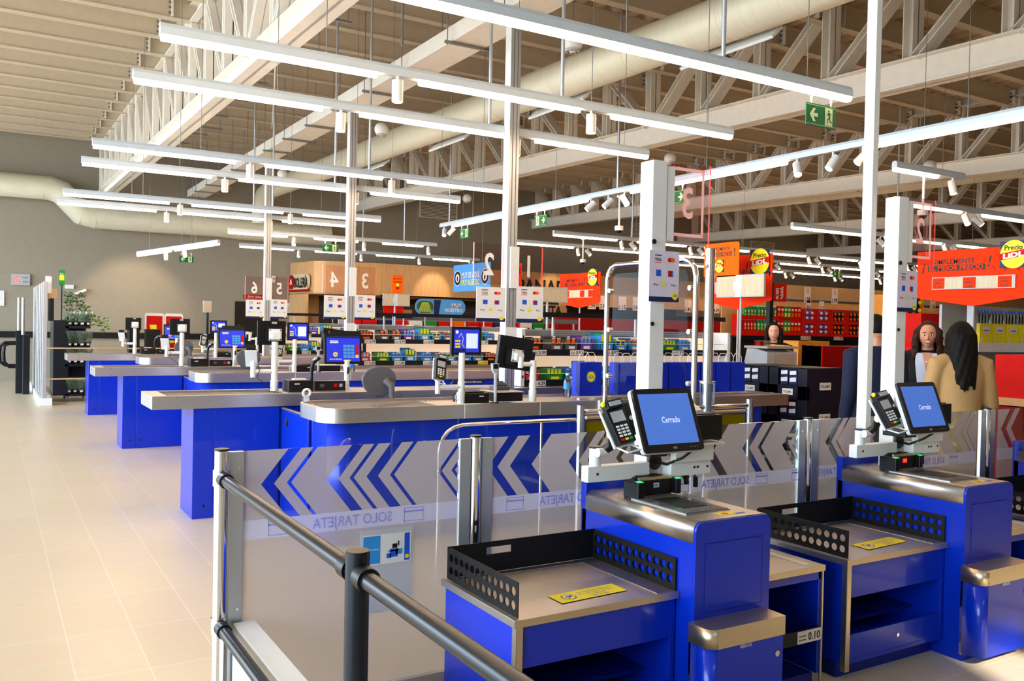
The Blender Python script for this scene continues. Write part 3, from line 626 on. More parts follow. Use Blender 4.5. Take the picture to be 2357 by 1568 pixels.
# checkout with rounded corner: customer display, monitor seen from behind, printer, drawer, handheld scanner
def R_devices():
    d = thing('customer_display', '', 'display', (3.12, 5.95, .99)); b = MB(); pole(b, 0, 0, 0, .39); b.cyl((0, 0, .36), (.03, .02, .4), .014, WHITE, 10)
    b.build('pole', d); b = MB(); b.box(-.09, .17, .0, .03, .375, .59, BLACK); y = -.001
    b.rect((-.068, y, .395), X*.215, Z*.175, SCRD); b.rect((.036, y-.001, .425), X*.1, Z*.115, SCRW); b.rect((-.066, y-.001, .397), X*.1, Z*.025, NAVY)
    for k in range(3): b.rect((-.06, y-.001, .43+.022*k), X*.045, Z*.014, YELLOW)
    b.disc((-.045, y-.001, .55), X*.013, Z*.013, SCRW, 14); b.tube([(-.03, y-.002, .51), (-.01, y-.002, .54), (.01, y-.002, .5), (.0, y-.002, .46), (.02, y-.002, .43)], .002, SCRW, 4)
    b.build('screen', d, .004); b = MB(); b.tube([(0, 0, .13), (-.19, 0, .13), (-.2, 0, .14)], .018, WHITE, 12); b.cyl((-.2, 0, .08), (-.2, 0, .2), .02, WHITE, 12); b.build('reader_arm', d)
    terminal(d, Matrix.Translation((-.19, -.02, .27)) @ Matrix.Rotation(R(12), 4, 'Y') @ Matrix.Rotation(R(-18), 4, 'X'))
    b = MB(); b.tube([(-.04, -.03, .1), (-.05, -.05, .03), (-.08, -.05, .05), (-.06, -.05, .09), (-.07, -.05, .02)], .003, WHITE, 5); b.build('cable', d)
    rep(d, 'white pole with customer screen and card reader on the %s rounded checkout')
    m = thing('cashier_monitor', '', 'monitor', (3.77, 5.95, .99)); b = MB(); pole(b, 0, 0, 0, .33, .026); b.cyl((0, 0, .3), (-.12, .0, .3), .02, WHITE, 12); b.cyl((-.12, 0, .27), (-.12, 0, .36), .022, WHITE, 12); b.build('pole', m)
    T = Matrix.Translation((-.13, .06, .385)) @ Matrix.Rotation(R(7), 4, 'Y') @ Matrix.Rotation(R(6), 4, 'Z'); b = MB(T); b.box(-.17, .17, 0, .035, -.13, .13, BLACK); b.box(-.1, .1, -.02, 0, -.1, .05, BLACK); b.box(.17, .2, .0, .03, -.06, .03, BLACK)
    b.box(-.15, .15, .0355, .036, -.11, .11, SCRD); b.build('screen', m, .005); b = MB(T); vesa(b, -.0, -.02, -.02); b.build('bracket', m)
    rep(m, 'black cashier monitor seen from behind on the %s rounded checkout')
    p = thing('receipt_printer', '', 'printer', (3.25, 5.93, .99)); b = MB(); b.box(-.115, .11, 0, .19, 0, .078, BLACK); b.box(-.08, .08, .03, .17, .078, .09, BLACK); b.rect((.02, -.001, .05), X*.04, Z*.008, PAPER); b.build('case', p, .006)
    rep(p, 'low black receipt printer on the %s rounded checkout')
    p = thing('till_drawer', '', 'till', (3.57, 6.0, .99)); b = MB(); b.box(-.12, .14, 0, .24, 0, .07, BLACK); b.box(-.125, .145, -.01, .25, .07, .078, STEEL); b.build('case', p, .004)
    rep(p, 'black till drawer with steel lid on the %s rounded checkout')
    h = thing('handheld_scanner', '', 'scanner', (3.395, 5.9, .99)); b = MB(); b.tube([(0, 0, 0), (0, 0, .2), (0, -.005, .235)], [.012, .014, .02], LGREY, 12); b.cyl((0, 0, 0), (0, 0, .008), .03, BLACK, 16)
    b.prism([(-.03, .0, .31), (-.026, 0, .26), (-.012, 0, .235), (.012, 0, .235), (.026, 0, .26), (.03, 0, .31)], (0, .03, 0), LGREY); b.box(-.022, .022, -.004, .0, .268, .305, BLACK); b.build('stand', h, .003)
    rep(h, 'grey upright scanner stand on the %s rounded checkout')
    for loc, lab in (((3.62, 6.22, 1.0675), 'dark grey card payment base on the front till drawer'),):
        q = MB(); q.box(-.07, .07, -.05, .05, 0, .03, GREYP); q.prism([(-.05, -.04, .03), (.05, -.04, .03), (.05, .04, .06), (-.05, .04, .06)], (0, 0, .01), BLACK)
        tag(q.build('payment_base', None, .006, loc=loc), lab, 'payment base')
R_devices()
def C_devices():
    m = thing('cashier_monitor', '', 'monitor', (2.145, 7.6, .984)); b = MB(); pole(b, 0, 0, 0, .43, .028)
    b.tube([(0, 0, .17), (-.17, -.0, .17)], .021, WHITE, 12); b.cyl((-.185, 0, .12), (-.185, 0, .27), .023, WHITE, 14); b.build('pole', m)
    b = MB(); b.box(-.145, .1, .02, .05, .4, .61, BLACK); b.box(-.08, .08, .0, .02, .43, .56, BLACK); b.rect((-.03, -.001, .585), X*.045, Z*.018, LGREY); b.box(-.12, .08, .0505, .051, .42, .6, SCRD); b.build('screen', m, .004)
    b = MB(); vesa(b, .0, .0, .49); b.build('bracket', m)
    T = Matrix.Translation((-.2, .0, .3)) @ Matrix.Rotation(R(160), 4, 'Z') @ Matrix.Rotation(R(-35), 4, 'X'); terminal(m, T)
    MB().tube([(-.17, .02, .27), (-.13, -.02, .2), (-.16, -.03, .12), (-.03, -.03, .02)], .003, INK, 5).build('cable', m)
    rep(m, 'black monitor back with card reader arm on the %s square ended checkout')
    s = thing('cashier_monitor', '', 'monitor', (2.83, 7.66, .984)); b = MB(); b.cyl((0, 0, 0), (0, 0, .26), .024, WHITE, 16); b.cyl((0, 0, 0), (0, 0, .01), .034, WHITE, 16); b.cyl((0, -.024, .14), (0, -.03, .2), .01, INK, 8); b.build('pole', s)
    b = MB(Matrix.Translation((0, -.02, 0)) @ Matrix.Rotation(R(-6), 4, 'X')); pos_front(b, -.21, .145, .23, .51, 0); b.box(-.16, .12, 0, .03, .51, .535, BLACK); b.build('screen', s, .004)
    MB().box(.146, .172, -.03, .0, .34, .42, BLACK).build('card_swipe', s, .003)
    rep(s, 'lit blue cashier screen on a white pole on the %s square ended checkout')
    p = thing('receipt_printer', '', 'printer', (2.33, 7.42, .984)); b = MB(); b.box(-.11, .1, 0, .2, 0, .1, BLACK); b.build('case', p, .005); b = MB(); b.box(-.05, .06, .05, .12, .1, .112, PAPER); b.build('paper_slip', p); b = MB(); b.rect((-.06, -.001, .065), X*.045, Z*.009, PAPER); b.build('badge', p)
    rep(p, 'black receipt printer with paper slip on the %s square ended checkout')
    g = thing('bench_scanner', '', 'scanner', (2.63, 7.5, .984)); b = MB(); b.box(-.15, .13, 0, .1, 0, .085, BLACK); b.box(-.13, .11, -.003, 0, .012, .07, INK); b.box(-.11, -.07, -.005, 0, .03, .06, GREYP); b.box(.02, .05, -.005, 0, .03, .06, RED); b.box(.07, .1, -.005, 0, .03, .06, LGREY); b.box(-.15, .13, 0, .012, .083, .09, LGREY); b.build('case', g, .006)
    rep(g, 'low black bench scanner with red lamp on the %s square ended checkout')
    h = thing('handheld_scanner', '', 'scanner', (2.445, 7.5, .984)); b = MB(); b.tube([(0, 0, 0), (0, 0, .2), (.01, -.01, .25), (.06, -.02, .30)], [.014, .014, .018, .022], BLACK, 12); b.prism([(.0, -.035, .27), (.05, -.035, .315), (.1, -.035, .31), (.06, -.035, .285)], (0, .04, 0), LGREY); b.build('scanner_body', h, .002)
    rep(h, 'black and silver gooseneck scanner on the %s square ended checkout')
    c = thing('cashier_chair', '', 'chair', (2.8, 6.78, 0)); b = MB()
    pts = []
    for k in range(28):
        t = 2*math.pi*k/28; rr_ = 1+.12*math.sin(t-.6); pts.append((.15*math.cos(t)*rr_, .0, 1.11+.13*math.sin(t)))
    b.prism(pts, (0, .03, 0), GREYP, True); b.build('backrest', c, .01)
    b = MB(); b.tube([(.03, -.02, 1.12), (.07, -.06, 1.08), (.09, -.06, .9), (.08, .03, .72), (0, .08, .6)], [.03, .028, .022, .022, .02], GREYP, 10); b.build('back_arm', c)
    MB().disc((0, .1, .58), X*.21, Y*.2, GREYP, 24, d=(0, 0, .06)).build('seat', c, .012); b = MB(); b.cyl((0, .1, .12), (0, .1, .58), .025, BLACK, 12); b.build('gas_column', c)
    for k in range(5):
        t = 2*math.pi*k/5; b = MB(); b.tube([(0, .1, .12), (.2*math.cos(t), .1+.2*math.sin(t), .07)], .016, BLACK, 8); b.ball((.2*math.cos(t), .1+.2*math.sin(t), .032), .032, BLACK, 10, 8); b.build('leg', c)
    rep(c, 'grey swivel chair with rounded backrest behind the %s rounded checkout')
    w = MB(); w.tube([(.03*math.cos(t/10*math.pi), 0, .03*math.sin(t/10*math.pi)+.037) for t in range(20)], .012, WHITE, 8, closed=True)
    w.box(-.02, .02, -.01, .01, -.04, .0, WHITE); o = w.build('tape_dispenser', loc=(2.31, 7.205, .955)); tag(o, 'white ring shaped holder on the rim of the front square ended checkout', 'holder')
C_devices()
def bottle(loc, label, s=1):
    t = thing('water_bottle', label, 'bottle', loc); b = MB(); b.tube([(0, 0, 0), (0, 0, .02), (0, 0, .1), (0, 0, .14), (0, 0, .175), (0, 0, .19)], [.028, .032, .032, .031, .016, .013], ACRYL2, 16)
    b.build('bottle_body', t); MB().cyl((0, 0, .19), (0, 0, .208), .015, PAPER, 12).build('cap', t); MB().cyl((0, 0, .07), (0, 0, .125), .0325, SKYB, 16).build('bottle_label', t)
    t.scale = (s, s, s); return t
ACRYL2 = sheet('water_plastic', 'e6f0f6', 1, .3)
bottle((4.28, 6.2, .99), 'clear water bottle on the front checkout beside the blue bag'); bottle((2.02+1.85, 10.3, .968), 'clear water bottle on the middle rounded checkout', 1.05)
def paper_bag(x, y, w, d, h, label, logo=False, grp=None, rz=0):
    t = thing('paper_bag', label, 'bag', (x, y, .99), rz, grp); b = MB(); n = 3
    b.box(-w/2, w/2, -d/2, d/2, 0, h, BLUEB)
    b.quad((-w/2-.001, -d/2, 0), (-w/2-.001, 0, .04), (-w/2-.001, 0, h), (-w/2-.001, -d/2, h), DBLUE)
    b.build('bag_body', t, .004)
    for s in (-1, 1):
        MB().tube([(-.06, s*d*.4, h-.01), (-.055, s*d*.4, h+.05), (-.03, s*d*.4, h+.085), (.03, s*d*.4, h+.085), (.055, s*d*.4, h+.05), (.06, s*d*.4, h-.01)], .003, PAPER, 6).build('handle', t)
    if logo:
        b = MB(); b.rect((-.05, -d/2-.001, h*.4), X*.1, Z*.1, SCRD2); b.disc((0, -d/2-.002, h*.4+.05), X*.045, Z*.045, YELLOW, 24); b.text('LiDL', (0, -d/2-.003, h*.4+.05), X, Z, .025, SCRD2, .075, .02); b.build('logo', t)
    return t
BLUEB = mat('blue_paper', '0c2fc4', .35, var=.1, vscale=5, bump=.15)
paper_bag(4.56, 6.3, .24, .12, .3, 'blue paper bag with round yellow and blue logo on the front checkout', True)
for k in range(8): paper_bag(5.0+k*.2, 6.36, .19, .14, .29, 'plain blue paper bag on the front checkout, %s' % ['just right of the bag with the logo', 'second behind the glass screen', 'third behind the glass screen', 'fourth behind the glass screen', 'fifth behind the glass screen', 'left of the chrome tube', 'right of the chrome tube', 'at the right end'][k], False, 'blue paper bags on the front checkout')
b = MB(); b.box(-.17, .17, -.03, .03, 0, .02, NAVY); b.box(-.17, .17, -.032, -.012, 0, .045, NAVY); brand_disc(b, (-.1, -.033, .023), .016); b.text('Marca la diferencia', (.04, -.033, .023), X, Z, .02, PAPER, .2)
tag(b.build('next_customer_divider', loc=(4.0, 7.5, 1.02)), 'navy Marca la diferencia bar lying at the right of the front lane', 'divider')
# --- impulse shelves above the square ended checkouts
def pack(b, x, y, z, w, d, h, m, m2=None):
    b.box(x, x+w, y, y+d, z, z+h, m)
    if m2: b.rect((x+w*.1, y-.001, z+h*.3), X*w*.8, Z*h*.4, m2)
SHCOL = [(INK, ORANGE2), (PURPLE, PAPER), (CYAN, YELLOW), (GREEN, PAPER), (RED, PAPER), (NAVY, SKYB), (PINK, RED), (YELLOW, RED), (PAPER, GREEN), (SCRD2, YELLOW)]
def impulse_shelf(idx, y, label, x0=4.56, x1=7.5):
    t = thing('impulse_shelf', label, 'shelf', (x0, y, .992)); L = x1-x0
    b = MB(); b.box(0, .04, 0, .34, 0, .57, WHITE)
    for k in range(5): b.box(.012, .028, -.002, 0, .08+.1*k, .11+.1*k, INK)
    b.build('end_panel', t); MB().box(L-.04, L, 0, .34, 0, .57, WHITE).build('end_panel', t)
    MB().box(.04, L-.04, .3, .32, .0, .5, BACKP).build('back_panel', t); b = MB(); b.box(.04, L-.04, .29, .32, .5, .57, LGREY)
    for k in range(3): b.box(.04, L-.04, .287, .29, .51+.02*k, .514+.02*k, GREYP)
    b.build('top_rail', t)
    b = MB(); b.box(-.0, L, .1, .16, .70, .745, GREYP); b.box(-.02, L, .085, .1, .7, .75, ANTH)
    for xx in (.5, 1.6, 2.7): b.box(xx, xx+.02, .2, .22, .5, .72, WHITE)
    b.build('header_rail', t)
    for zz, pr in ((.03, ['6.29', '3.85', '0.89', '1.89', '3.99', '2.49']), (.34, ['5.99', '0.99', '0.99', '1.79', '1.39', '1.29'])):
        b = MB(); b.box(.04, L-.04, .03, .3, zz, zz+.02, WHITE); b.box(.06, L-.04, .01, .03, zz-.035, zz+.03, ANTH)
        for k, p in enumerate(pr): price_tag(b, .22+k*.46, .0085, zz-.003, p, .17, .055, YELLOW if (k == 4 and zz < .1) else PAPER)
        b.tube([(.1, .02, zz+.09), (.12, .0, zz+.095), (L-.1, 0, zz+.095), (L-.08, .02, zz+.09)], .003, WHITE, 5)
        b.build('shelf_board', t)
    if idx == 1:
        b = MB(); b.box(.08, .42, -.004, .0, -.015, .0, NAVY)
    return t
goods = {}
def goods_box(kind, w, h, c, lab):
    """cardboard tray with small packs, front towards -y"""
    t = thing('goods_tray', lab, 'goods'); b = MB(); b.box(0, w, 0, .2, 0, h*.42, c[0]); b.box(0, .006, 0, .2, 0, h*.8, c[0]); b.box(w-.006, w, 0, .2, 0, h*.8, c[0]); b.box(0, w, .194, .2, 0, h, c[0])
    b.rect((w*.25, -.001, h*.1), X*w*.5, Z*h*.2, c[1]); b.build('tray', t)
    n = max(2, int(w/.05)); 
    for k in range(n):
        q = MB(); x = .01+(w-.02)*k/n; pw = (w-.02)/n-.004; q.box(x, x+pw, .015, .15, .005, h*.92, c[2]); q.rect((x+pw*.12, .0135, h*.5), X*pw*.76, Z*h*.3, c[3]); q.rect((x+pw*.12, .0135, h*.82), X*pw*.76, Z*h*.06, PAPER); q.build('pack', t)
    return t
kinds = [('black', .2, .13, (INK, ORANGE2, INK, ORANGE2)), ('copper', .15, .14, (GREYP, PAPER, INK, ORANGE2)), ('purple', .16, .15, (PURPLE, PAPER, PURPLE, SKYB)), ('blue mint', .17, .13, (CYAN, PAPER, SCRD2, CYAN)), ('yellow', .15, .12, (CYAN, PAPER, YELLOW, NAVY)), ('green pouch', .17, .19, (CYAN, PAPER, GREEN, YELLOW)), ('red', .16, .14, (PINK, PAPER, DRED, PAPER)), ('green mint', .2, .13, (GREEN, YELLOW, GREEN, YELLOW)), ('red gum', .17, .13, (CYAN, PAPER, RED, GREEN))]
upper = [0, 1, 1, 2, 5, 4, 8, 3, 7, 3]; lower = [6, 7, 3, 5, 3, 8, 4, 3, 8, 0]
protos = {}
for idx, yy, xs, lab in ((1, 7.42, 4.56, 'white shelf of small goods above the front square ended checkout'), (2, 11.69, 4.44, 'white shelf of small goods above the middle square ended checkout'), (3, 15.84, 4.38, 'white shelf of small goods above the rear square ended checkout')):
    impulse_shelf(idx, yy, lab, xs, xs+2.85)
    nm = ('front', 'middle', 'rear')[idx-1]
    for row_, seq, zz in (('upper', upper, .993+.36), ('lower', lower, .993+.05)):
        x = xs+.08; used = {}
        for j, k in enumerate(seq):
            kd = kinds[k]
            if x+kd[1] > xs+2.8: break
            used[k] = used.get(k, 0)+1
            pos = ['first from left', 'second from left', 'third from left', 'fourth from left', 'fifth from left', 'sixth from left', 'seventh from left', 'eighth from left', 'ninth from left', 'tenth from left'][j]
            lb = '%s goods tray on the %s board of the %s impulse shelf, %s' % (kd[0], row_, nm, pos)
            if k not in protos: protos[k] = goods_box(kd[0], kd[1], kd[2], kd[3], lb); protos[k].location = (x, yy+.045, zz); tag(protos[k], None, None, 'goods trays on the impulse shelves')
            else: dup(protos[k], (x, yy+.045, zz), lb)
            x += kd[1]+(.035 if (j % 3) else .1)
# hanging candy tubes at the shelf ends
for idx, (x, y) in enumerate(((4.5, 7.6), (4.38, 11.86))):
    t = thing('round_sweets_rack', 'red and white sweets hanging at the left end of the %s impulse shelf' % ('front', 'middle')[idx], 'sweets', (x, y, 1.0))
    MB().box(.03, .05, -.02, .02, 0, .5, WHITE).build('rack_strip', t)
    for k in range(12):
        q = MB(); q.ball((-.03+.05*(k % 2), -.02, .05+.04*k), (.035, .03, .022), (PAPER, RED, PAPER, GREEN)[k % 4], 10, 7); q.build('sweet', t)
# ================================================================ GLASS FENCE
FY = 3.37
fence = thing('glass_fence', 'long waist high glass fence printed with grey arrows and SOLO TARJETA', 'fence', (0, FY, 0))
def clipx(poly, a, b):
    for side, lim in ((1, a), (-1, b)):
        o = []
        for i in range(len(poly)):
            p, q = poly[i-1], poly[i]; dp, dq = side*(p[0]-lim), side*(q[0]-lim)
            if (dp >= 0) != (dq >= 0):
                t = dp/(dp-dq); o.append((p[0]+(q[0]-p[0])*t, p[1]+(q[1]-p[1])*t))
            if dq >= 0: o.append(q)
        poly = o
        if len(poly) < 3: return []
    return poly
def pane(x0, x1, clear, texts):
    g = MB(); g.box(x0, x1, -.004, .004, .1, 1.1, GLASS); p = g.build('glass_pane', fence)
    f = MB(); y = -.0052; zt, zm, zb, dx = 1.1, .967, .832, .105
    edges = [x0-.5]+[e for c in clear for e in c]+[x1+.5]
    def poly(pts, m, yy=y):
        c = clipx(pts, x0, x1)
        if len(c) >= 3: f.add([(a, yy, z) for a, z in c], [tuple(range(len(c)))], m)
    for i in range(0, len(edges), 2):
        a, b = edges[i], edges[i+1]
        poly([(a, zm), (b, zm), (b+dx, zt), (a+dx, zt)], FILM); poly([(a+dx, zb), (b+dx, zb), (b, zm), (a, zm)], FILM)
    poly([(x0, .1), (x1, .1), (x1, .757), (x0, .757)], FILM3); f.build('frosted_film', p)
    f = MB(); poly([(x0, .757), (x1, .757), (x1, zb), (x0, zb)], FILM2)
    for tx in texts:
        f.text('SOLO TARJETA', (tx, -.007, .795), -X, Z, .042, LAVI, .34, .01)
        for cx in (tx-.3, tx+.27):
            for (u0, u1, w0, w1) in ((-.045, .045, .765, .768), (-.045, .045, .82, .823), (-.045, -.042, .765, .823), (.042, .045, .765, .823), (-.045, .045, .803, .811)):
                f.add([(cx+u0, -.007, w0), (cx+u1, -.007, w0), (cx+u1, -.007, w1), (cx+u0, -.007, w1)], [(0, 1, 2, 3)], LAVI)
    f.build('frosted_band', p)
    return p
LAVI = mat('lavender_lettering', '9c9ce6', .5)
pane(.83, 1.76, [(.905, .955), (1.005, 1.022), (1.165, 1.215), (1.262, 1.28), (1.335, 1.385), (1.438, 1.457), (1.66, 1.678), (1.725, 1.742)], [1.28])
pane(1.925, 3.9, [(1.905, 1.955), (2.02, 2.135), (2.34, 2.40), (2.45, 2.47), (2.62, 2.65), (2.95, 3.0), (3.2, 3.26), (3.47, 3.52), (3.585, 3.61), (3.775, 3.825), (3.855, 3.87)], [2.35, 3.35])
pane(4.07, 5.62, [(4.13, 4.18), (4.22, 4.235), (4.55, 4.7), (4.8, 4.83), (5.1, 5.16), (5.3, 5.36), (5.44, 5.455), (5.5, 5.51)], [4.2, 5.1])
pane(5.86, 7.4, [(5.9, 5.96), (6.02, 6.2), (6.5, 6.55), (6.9, 7.0)], [6.6])
for x in (.757, 1.845, 3.985, 5.74, 7.45):
    b = MB(); b.cyl((x, 0, 0), (x, 0, 1.105), .026, CHROME, 22); b.cyl((x, 0, 1.105), (x, 0, 1.113), .027, BLACK, 22); b.build('post', fence)
    for s in (-1, 1):
        if x < 1 and s < 0: continue
        c = MB(); c.box(min(x+s*.028, x+s*.082), max(x+s*.028, x+s*.082), -.012, .012, .0, 1.1, ALU)
        for zz in (1.04, .5, .12): c.cyl((x+s*.062, -.013, zz), (x+s*.062, -.016, zz), .006, CHROME, 8)
        c.build('pane_clamp', fence, .002)
b = MB(); b.box(.83, 7.4, -.02, .02, .0, .1, WHITE); b.build('bottom_rail', fence, .003)
PSLV = sheet('plastic_sleeve', 'eef2f8', .35, .1, diff='dfe4ea')
ps = thing('info_pocket', 'clear plastic pocket with a self service checkout leaflet on the fence', 'leaflet', (1.31, FY-.012, .40))
MB().box(0, .235, -.002, .002, 0, .345, PSLV).build('plastic_sleeve', ps)
b = MB(); b.rect((.01, -.004, .2), X*.215, Z*.125, PAPER); b.rect((.012, -.0045, .205), X*.075, Z*.115, CYAN); b.rect((.195, -.0045, .205), X*.024, Z*.115, SCRD2); b.disc((.207, -.005, .222), X*.009, Z*.009, YELLOW, 14)
b.text('Autoservicio', (.05, -.005, .265), X, Z, .008, PAPER, .06)
for r_ in ((.13, .225, .035, .035, SCRD2), (.115, .222, .02, .02, SCRD2), (.155, .235, .03, .022, CYAN), (.14, .262, .022, .018, INK), (.12, .248, .05, .006, SKYB), (.165, .27, .006, .02, INK)): b.rect((r_[0], -.0052, r_[1]), X*r_[2], Z*r_[3], r_[4])
b.build('leaflet', ps)
# ---------------------------------------------------------------- black queue rail and white parapet
q = thing('queue_rail', 'dark tubular double rail running from the fence post towards the viewer', 'rail', (.757, 0, 0))
for z, nm in ((1.003, 'upper_rail'), (.445, 'lower_rail')):
    b = MB(); b.cyl((0, 3.33, z), (0, .2, z), .022, ANTH, 20)
    b.build(nm, q); b = MB(); b.cyl((0, 3.335, z), (0, 3.28, z), .0275, BLACK, 20); b.cyl((0, 3.37, z-.03), (0, 3.37, z+.03), .031, CHROME, 20); b.build('rail_clamp', q)
for y in (1.955, .25):
    b = MB(); b.cyl((0, y, 0), (0, y, 1.055), .029, ANTH, 22); b.cyl((0, y, 1.05), (0, y, 1.058), .028, BLACK, 22); b.build('post', q)
    for z in (1.003, .445):
        MB().cyl((0, y-.075, z), (0, y-.03, z), .029, BLACK, 20).build('rail_clamp', q); MB().cyl((0, y+.03, z), (0, y+.075, z), .029, BLACK, 20).build('rail_clamp', q)
w = thing('low_white_parapet', 'low white parapet beside the dark queue rail', 'parapet', (.80, 0, 0))
MB().box(0, .085, .3, 3.34, 0, .455, WHITE).build('panel', w, .004)
# ================================================================ SELF CHECKOUTS
def perforated(b, o, u, w, nx, nz, dx, dz, r, m, t=(0, 0, 0), L=None, H=None, hole=None):
    """sheet with rows of round holes; o corner, u along, w up; t thickness"""
    o, u, w, t = V3(o), V3(u).normalized(), V3(w).normalized(), V3(t)
    mx = (L-nx*dx)/2; mz = (H-nz*dz)/2
    def cell(a0, a1, c0, c1):
        cx, cz = (a0+a1)/2, (c0+c1)/2; K = 16; ring = []; out = []
        for k in range(K):
            th = 2*math.pi*k/K+math.pi/K; ring.append((cx+r*math.cos(th), cz+r*math.sin(th)))
            s_ = 1/max(abs(math.cos(th)), abs(math.sin(th))); out.append((cx+(a1-a0)/2*math.cos(th)*s_, cz+(c1-c0)/2*math.sin(th)*s_))
        for side in (0, 1):
            off = t*side; vs = [o+u*a+w*c+off for a, c in ring]+[o+u*a+w*c+off for a, c in out]
            b.add(vs, [(k, (k+1) % K, K+(k+1) % K, K+k) for k in range(K)], m)
            for k in range(4):   # corner fills
                i0 = (k*4+1) % K; i1 = (k*4+2) % K; sx = (1, -1, -1, 1)[k]; sz = (1, 1, -1, -1)[k]
                b.add([o+u*out[i0][0]+w*out[i0][1]+off, o+u*(cx+sx*(a1-a0)/2)+w*(cz+sz*(c1-c0)/2)+off, o+u*out[i1][0]+w*out[i1][1]+off], [(0, 1, 2)], m)
        vs = [o+u*a+w*c for a, c in ring]+[o+u*a+w*c+t for a, c in ring]; b.add(vs, [(k, (k+1) % K, K+(k+1) % K, K+k) for k in range(K)], m)
    for i in range(nx):
        for j in range(nz): cell(mx+i*dx, mx+(i+1)*dx, mz+j*dz, mz+(j+1)*dz)
    def bar(a0, a1, c0, c1):
        p = o+u*a0+w*c0; b.prism([p, p+u*(a1-a0), p+u*(a1-a0)+w*(c1-c0), p+w*(c1-c0)], t, m)
    bar(0, mx, 0, H); bar(L-mx, L, 0, H-.02); bar(mx, L-mx, 0, mz); bar(mx, L-mx, H-mz, H); b.prism([o+u*(L-mx)+w*(H-.02), o+u*L+w*(H-.02), o+u*(L-mx)+w*H], t, m)
def sco(x0, label, number, short=False):
    t = thing('self_checkout', label, 'self checkout', (x0, 2.5, 0))
    # left bagging cabinet
    c = MB(); c.box(-.74, -.715, .1, .65, .08, .54, BLUE); c.box(-.03, -.005, .1, .65, .08, .54, BLUE); c.box(-.715, -.03, .62, .65, .08, .54, BLUE)
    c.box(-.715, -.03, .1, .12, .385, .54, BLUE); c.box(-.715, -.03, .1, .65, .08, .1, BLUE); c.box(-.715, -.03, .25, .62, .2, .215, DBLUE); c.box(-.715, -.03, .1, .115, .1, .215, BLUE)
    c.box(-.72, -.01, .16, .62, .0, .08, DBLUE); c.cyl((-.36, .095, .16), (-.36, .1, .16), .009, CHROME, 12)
    c.box(-.742, -.715, .092, .1, .05, .54, GOLD); c.box(-.745, -.742, .092, .12, .05, .54, STEEL)
    c.build('bagging_cabinet', t, .002)
    b = MB(); b.box(-.755, 0, .085, .66, .543, .566, STEEL2); b.box(-.755, 0, .083, .085, .54, .568, GOLD); b.box(-.757, -.755, .083, .66, .54, .568, STEEL)
    b.box(-.74, -.02, .6, .64, .566, .569, STEEL); b.box(-.1, -.02, .1, .6, .566, .569, STEEL); b.build('steel_tray', t, .003)
    g = MB(); T3 = .004
    perforated(g, (-.735, .1, .568), (0, 1, 0), (0, 0, 1), 12, 2, .044, .05, .0165, MBLACK, (T3, 0, 0), .55, .128); g.build('side_guard', t)
    g = MB(); o = V3((-.735, .648, .568)); a0, a1, c0, c1 = .18, .30, .075, .105
    for r_ in ((0, a0, 0, .128), (a1, .735, 0, .128), (a0, a1, 0, c0), (a0, a1, c1, .128)): g.box(o.x+r_[0], o.x+r_[1], o.y, o.y+T3, o.z+r_[2], o.z+r_[3], MBLACK)
    g.build('back_guard', t)
    g = MB(); perforated(g, (-.008, .1, .568), (0, 1, 0), (0, 0, 1), 12, 2, .044, .05, .0165, MBLACK, (T3, 0, 0), .55, .128); g.build('side_guard', t)
    s = MB(); a = R(0); s.rect((-.50, .165, .5695), X*.32+Y*.02, Y*.1, YELLOW); s.disc((-.435, .218, .570), X*.032, Y*.03, SCRD2, 20); s.disc((-.435, .218, .5703), X*.026, Y*.025, YELLOW, 20); s.rect((-.452, .195, .5706), X*.035+Y*.04, X*.006, SCRD2); s.rect((-.45, .213, .5706), X*.03, Y*.012, SCRD2)
    for k, tx in enumerate(('No depositar objetos', 'personales dentro de la zona', 'de embolsado', 'Gracias')): s.text(tx, (-.3, .25-.018*k, .5702), X+Y*.06, Y, .008, SCRD2, .17 if k < 2 else .08)
    s.build('warning_sticker', t)
    # tower
    def prof(x0_, x1_, z0, z1, r=.035):
        pts = [(x0_, z0), (x1_, z0)]
        for k in range(7): th = R(90*k/6); pts.append((x1_-r+r*math.cos(th), z1-r+r*math.sin(th)))
        for k in range(7): th = R(90+90*k/6); pts.append((x0_+r+r*math.cos(th), z1-r+r*math.sin(th)))
        return pts
    b = MB(); b.prism([(px, 0, pz) for px, pz in prof(.002, .41, 0, .852)], (0, .015, 0), BLUE, True); b.box(.002, .408, .015, .75, .0, .77, BLUE)
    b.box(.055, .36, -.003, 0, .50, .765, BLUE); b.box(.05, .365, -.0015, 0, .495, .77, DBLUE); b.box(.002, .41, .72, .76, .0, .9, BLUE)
    b.build('tower', t, .0015)
    b = MB(); b.prism([(px, .012, pz) for px, pz in prof(0, .412, .77, .855)], (0, .71, 0), STEEL, True); b.box(.06, .30, .12, .47, .855, .859, STEEL); b.box(.065, .295, .125, .495, .859, .861, GREYP)
    for k in range(24): b.box(.07, .29, .13+k*.015, .134+k*.015, .861, .8625, CHROME)
    b.box(.12, .25, .2, .4, .8626, .864, BLACK); b.build('steel_top', t)
    s = MB(); s.rect((.18, .055, .8555), X*.1, Y*.04, YELLOW); s.rect((.27, .05, .8557), X*.05, Y*.018, SCRD2); s.disc((.225, .075, .856), X*.018, Y*.014, ORANGE2, 14); s.build('warning_sticker', t)
    # bin front
    b = MB(); b.prism([(px, py, .05) for px, py in rounded_plan(-.02, .37, -.115, 0, .04, 6, (1, 0, 0, 0))], (0, 0, .35), BLUE, True); b.cyl((.335, -.116, .33), (.335, -.12, .33), .012, CHROME, 12); b.box(-.022, -.02, -.01, 0, .04, .4, CHROME)
    o = b.build('waste_bin', t)
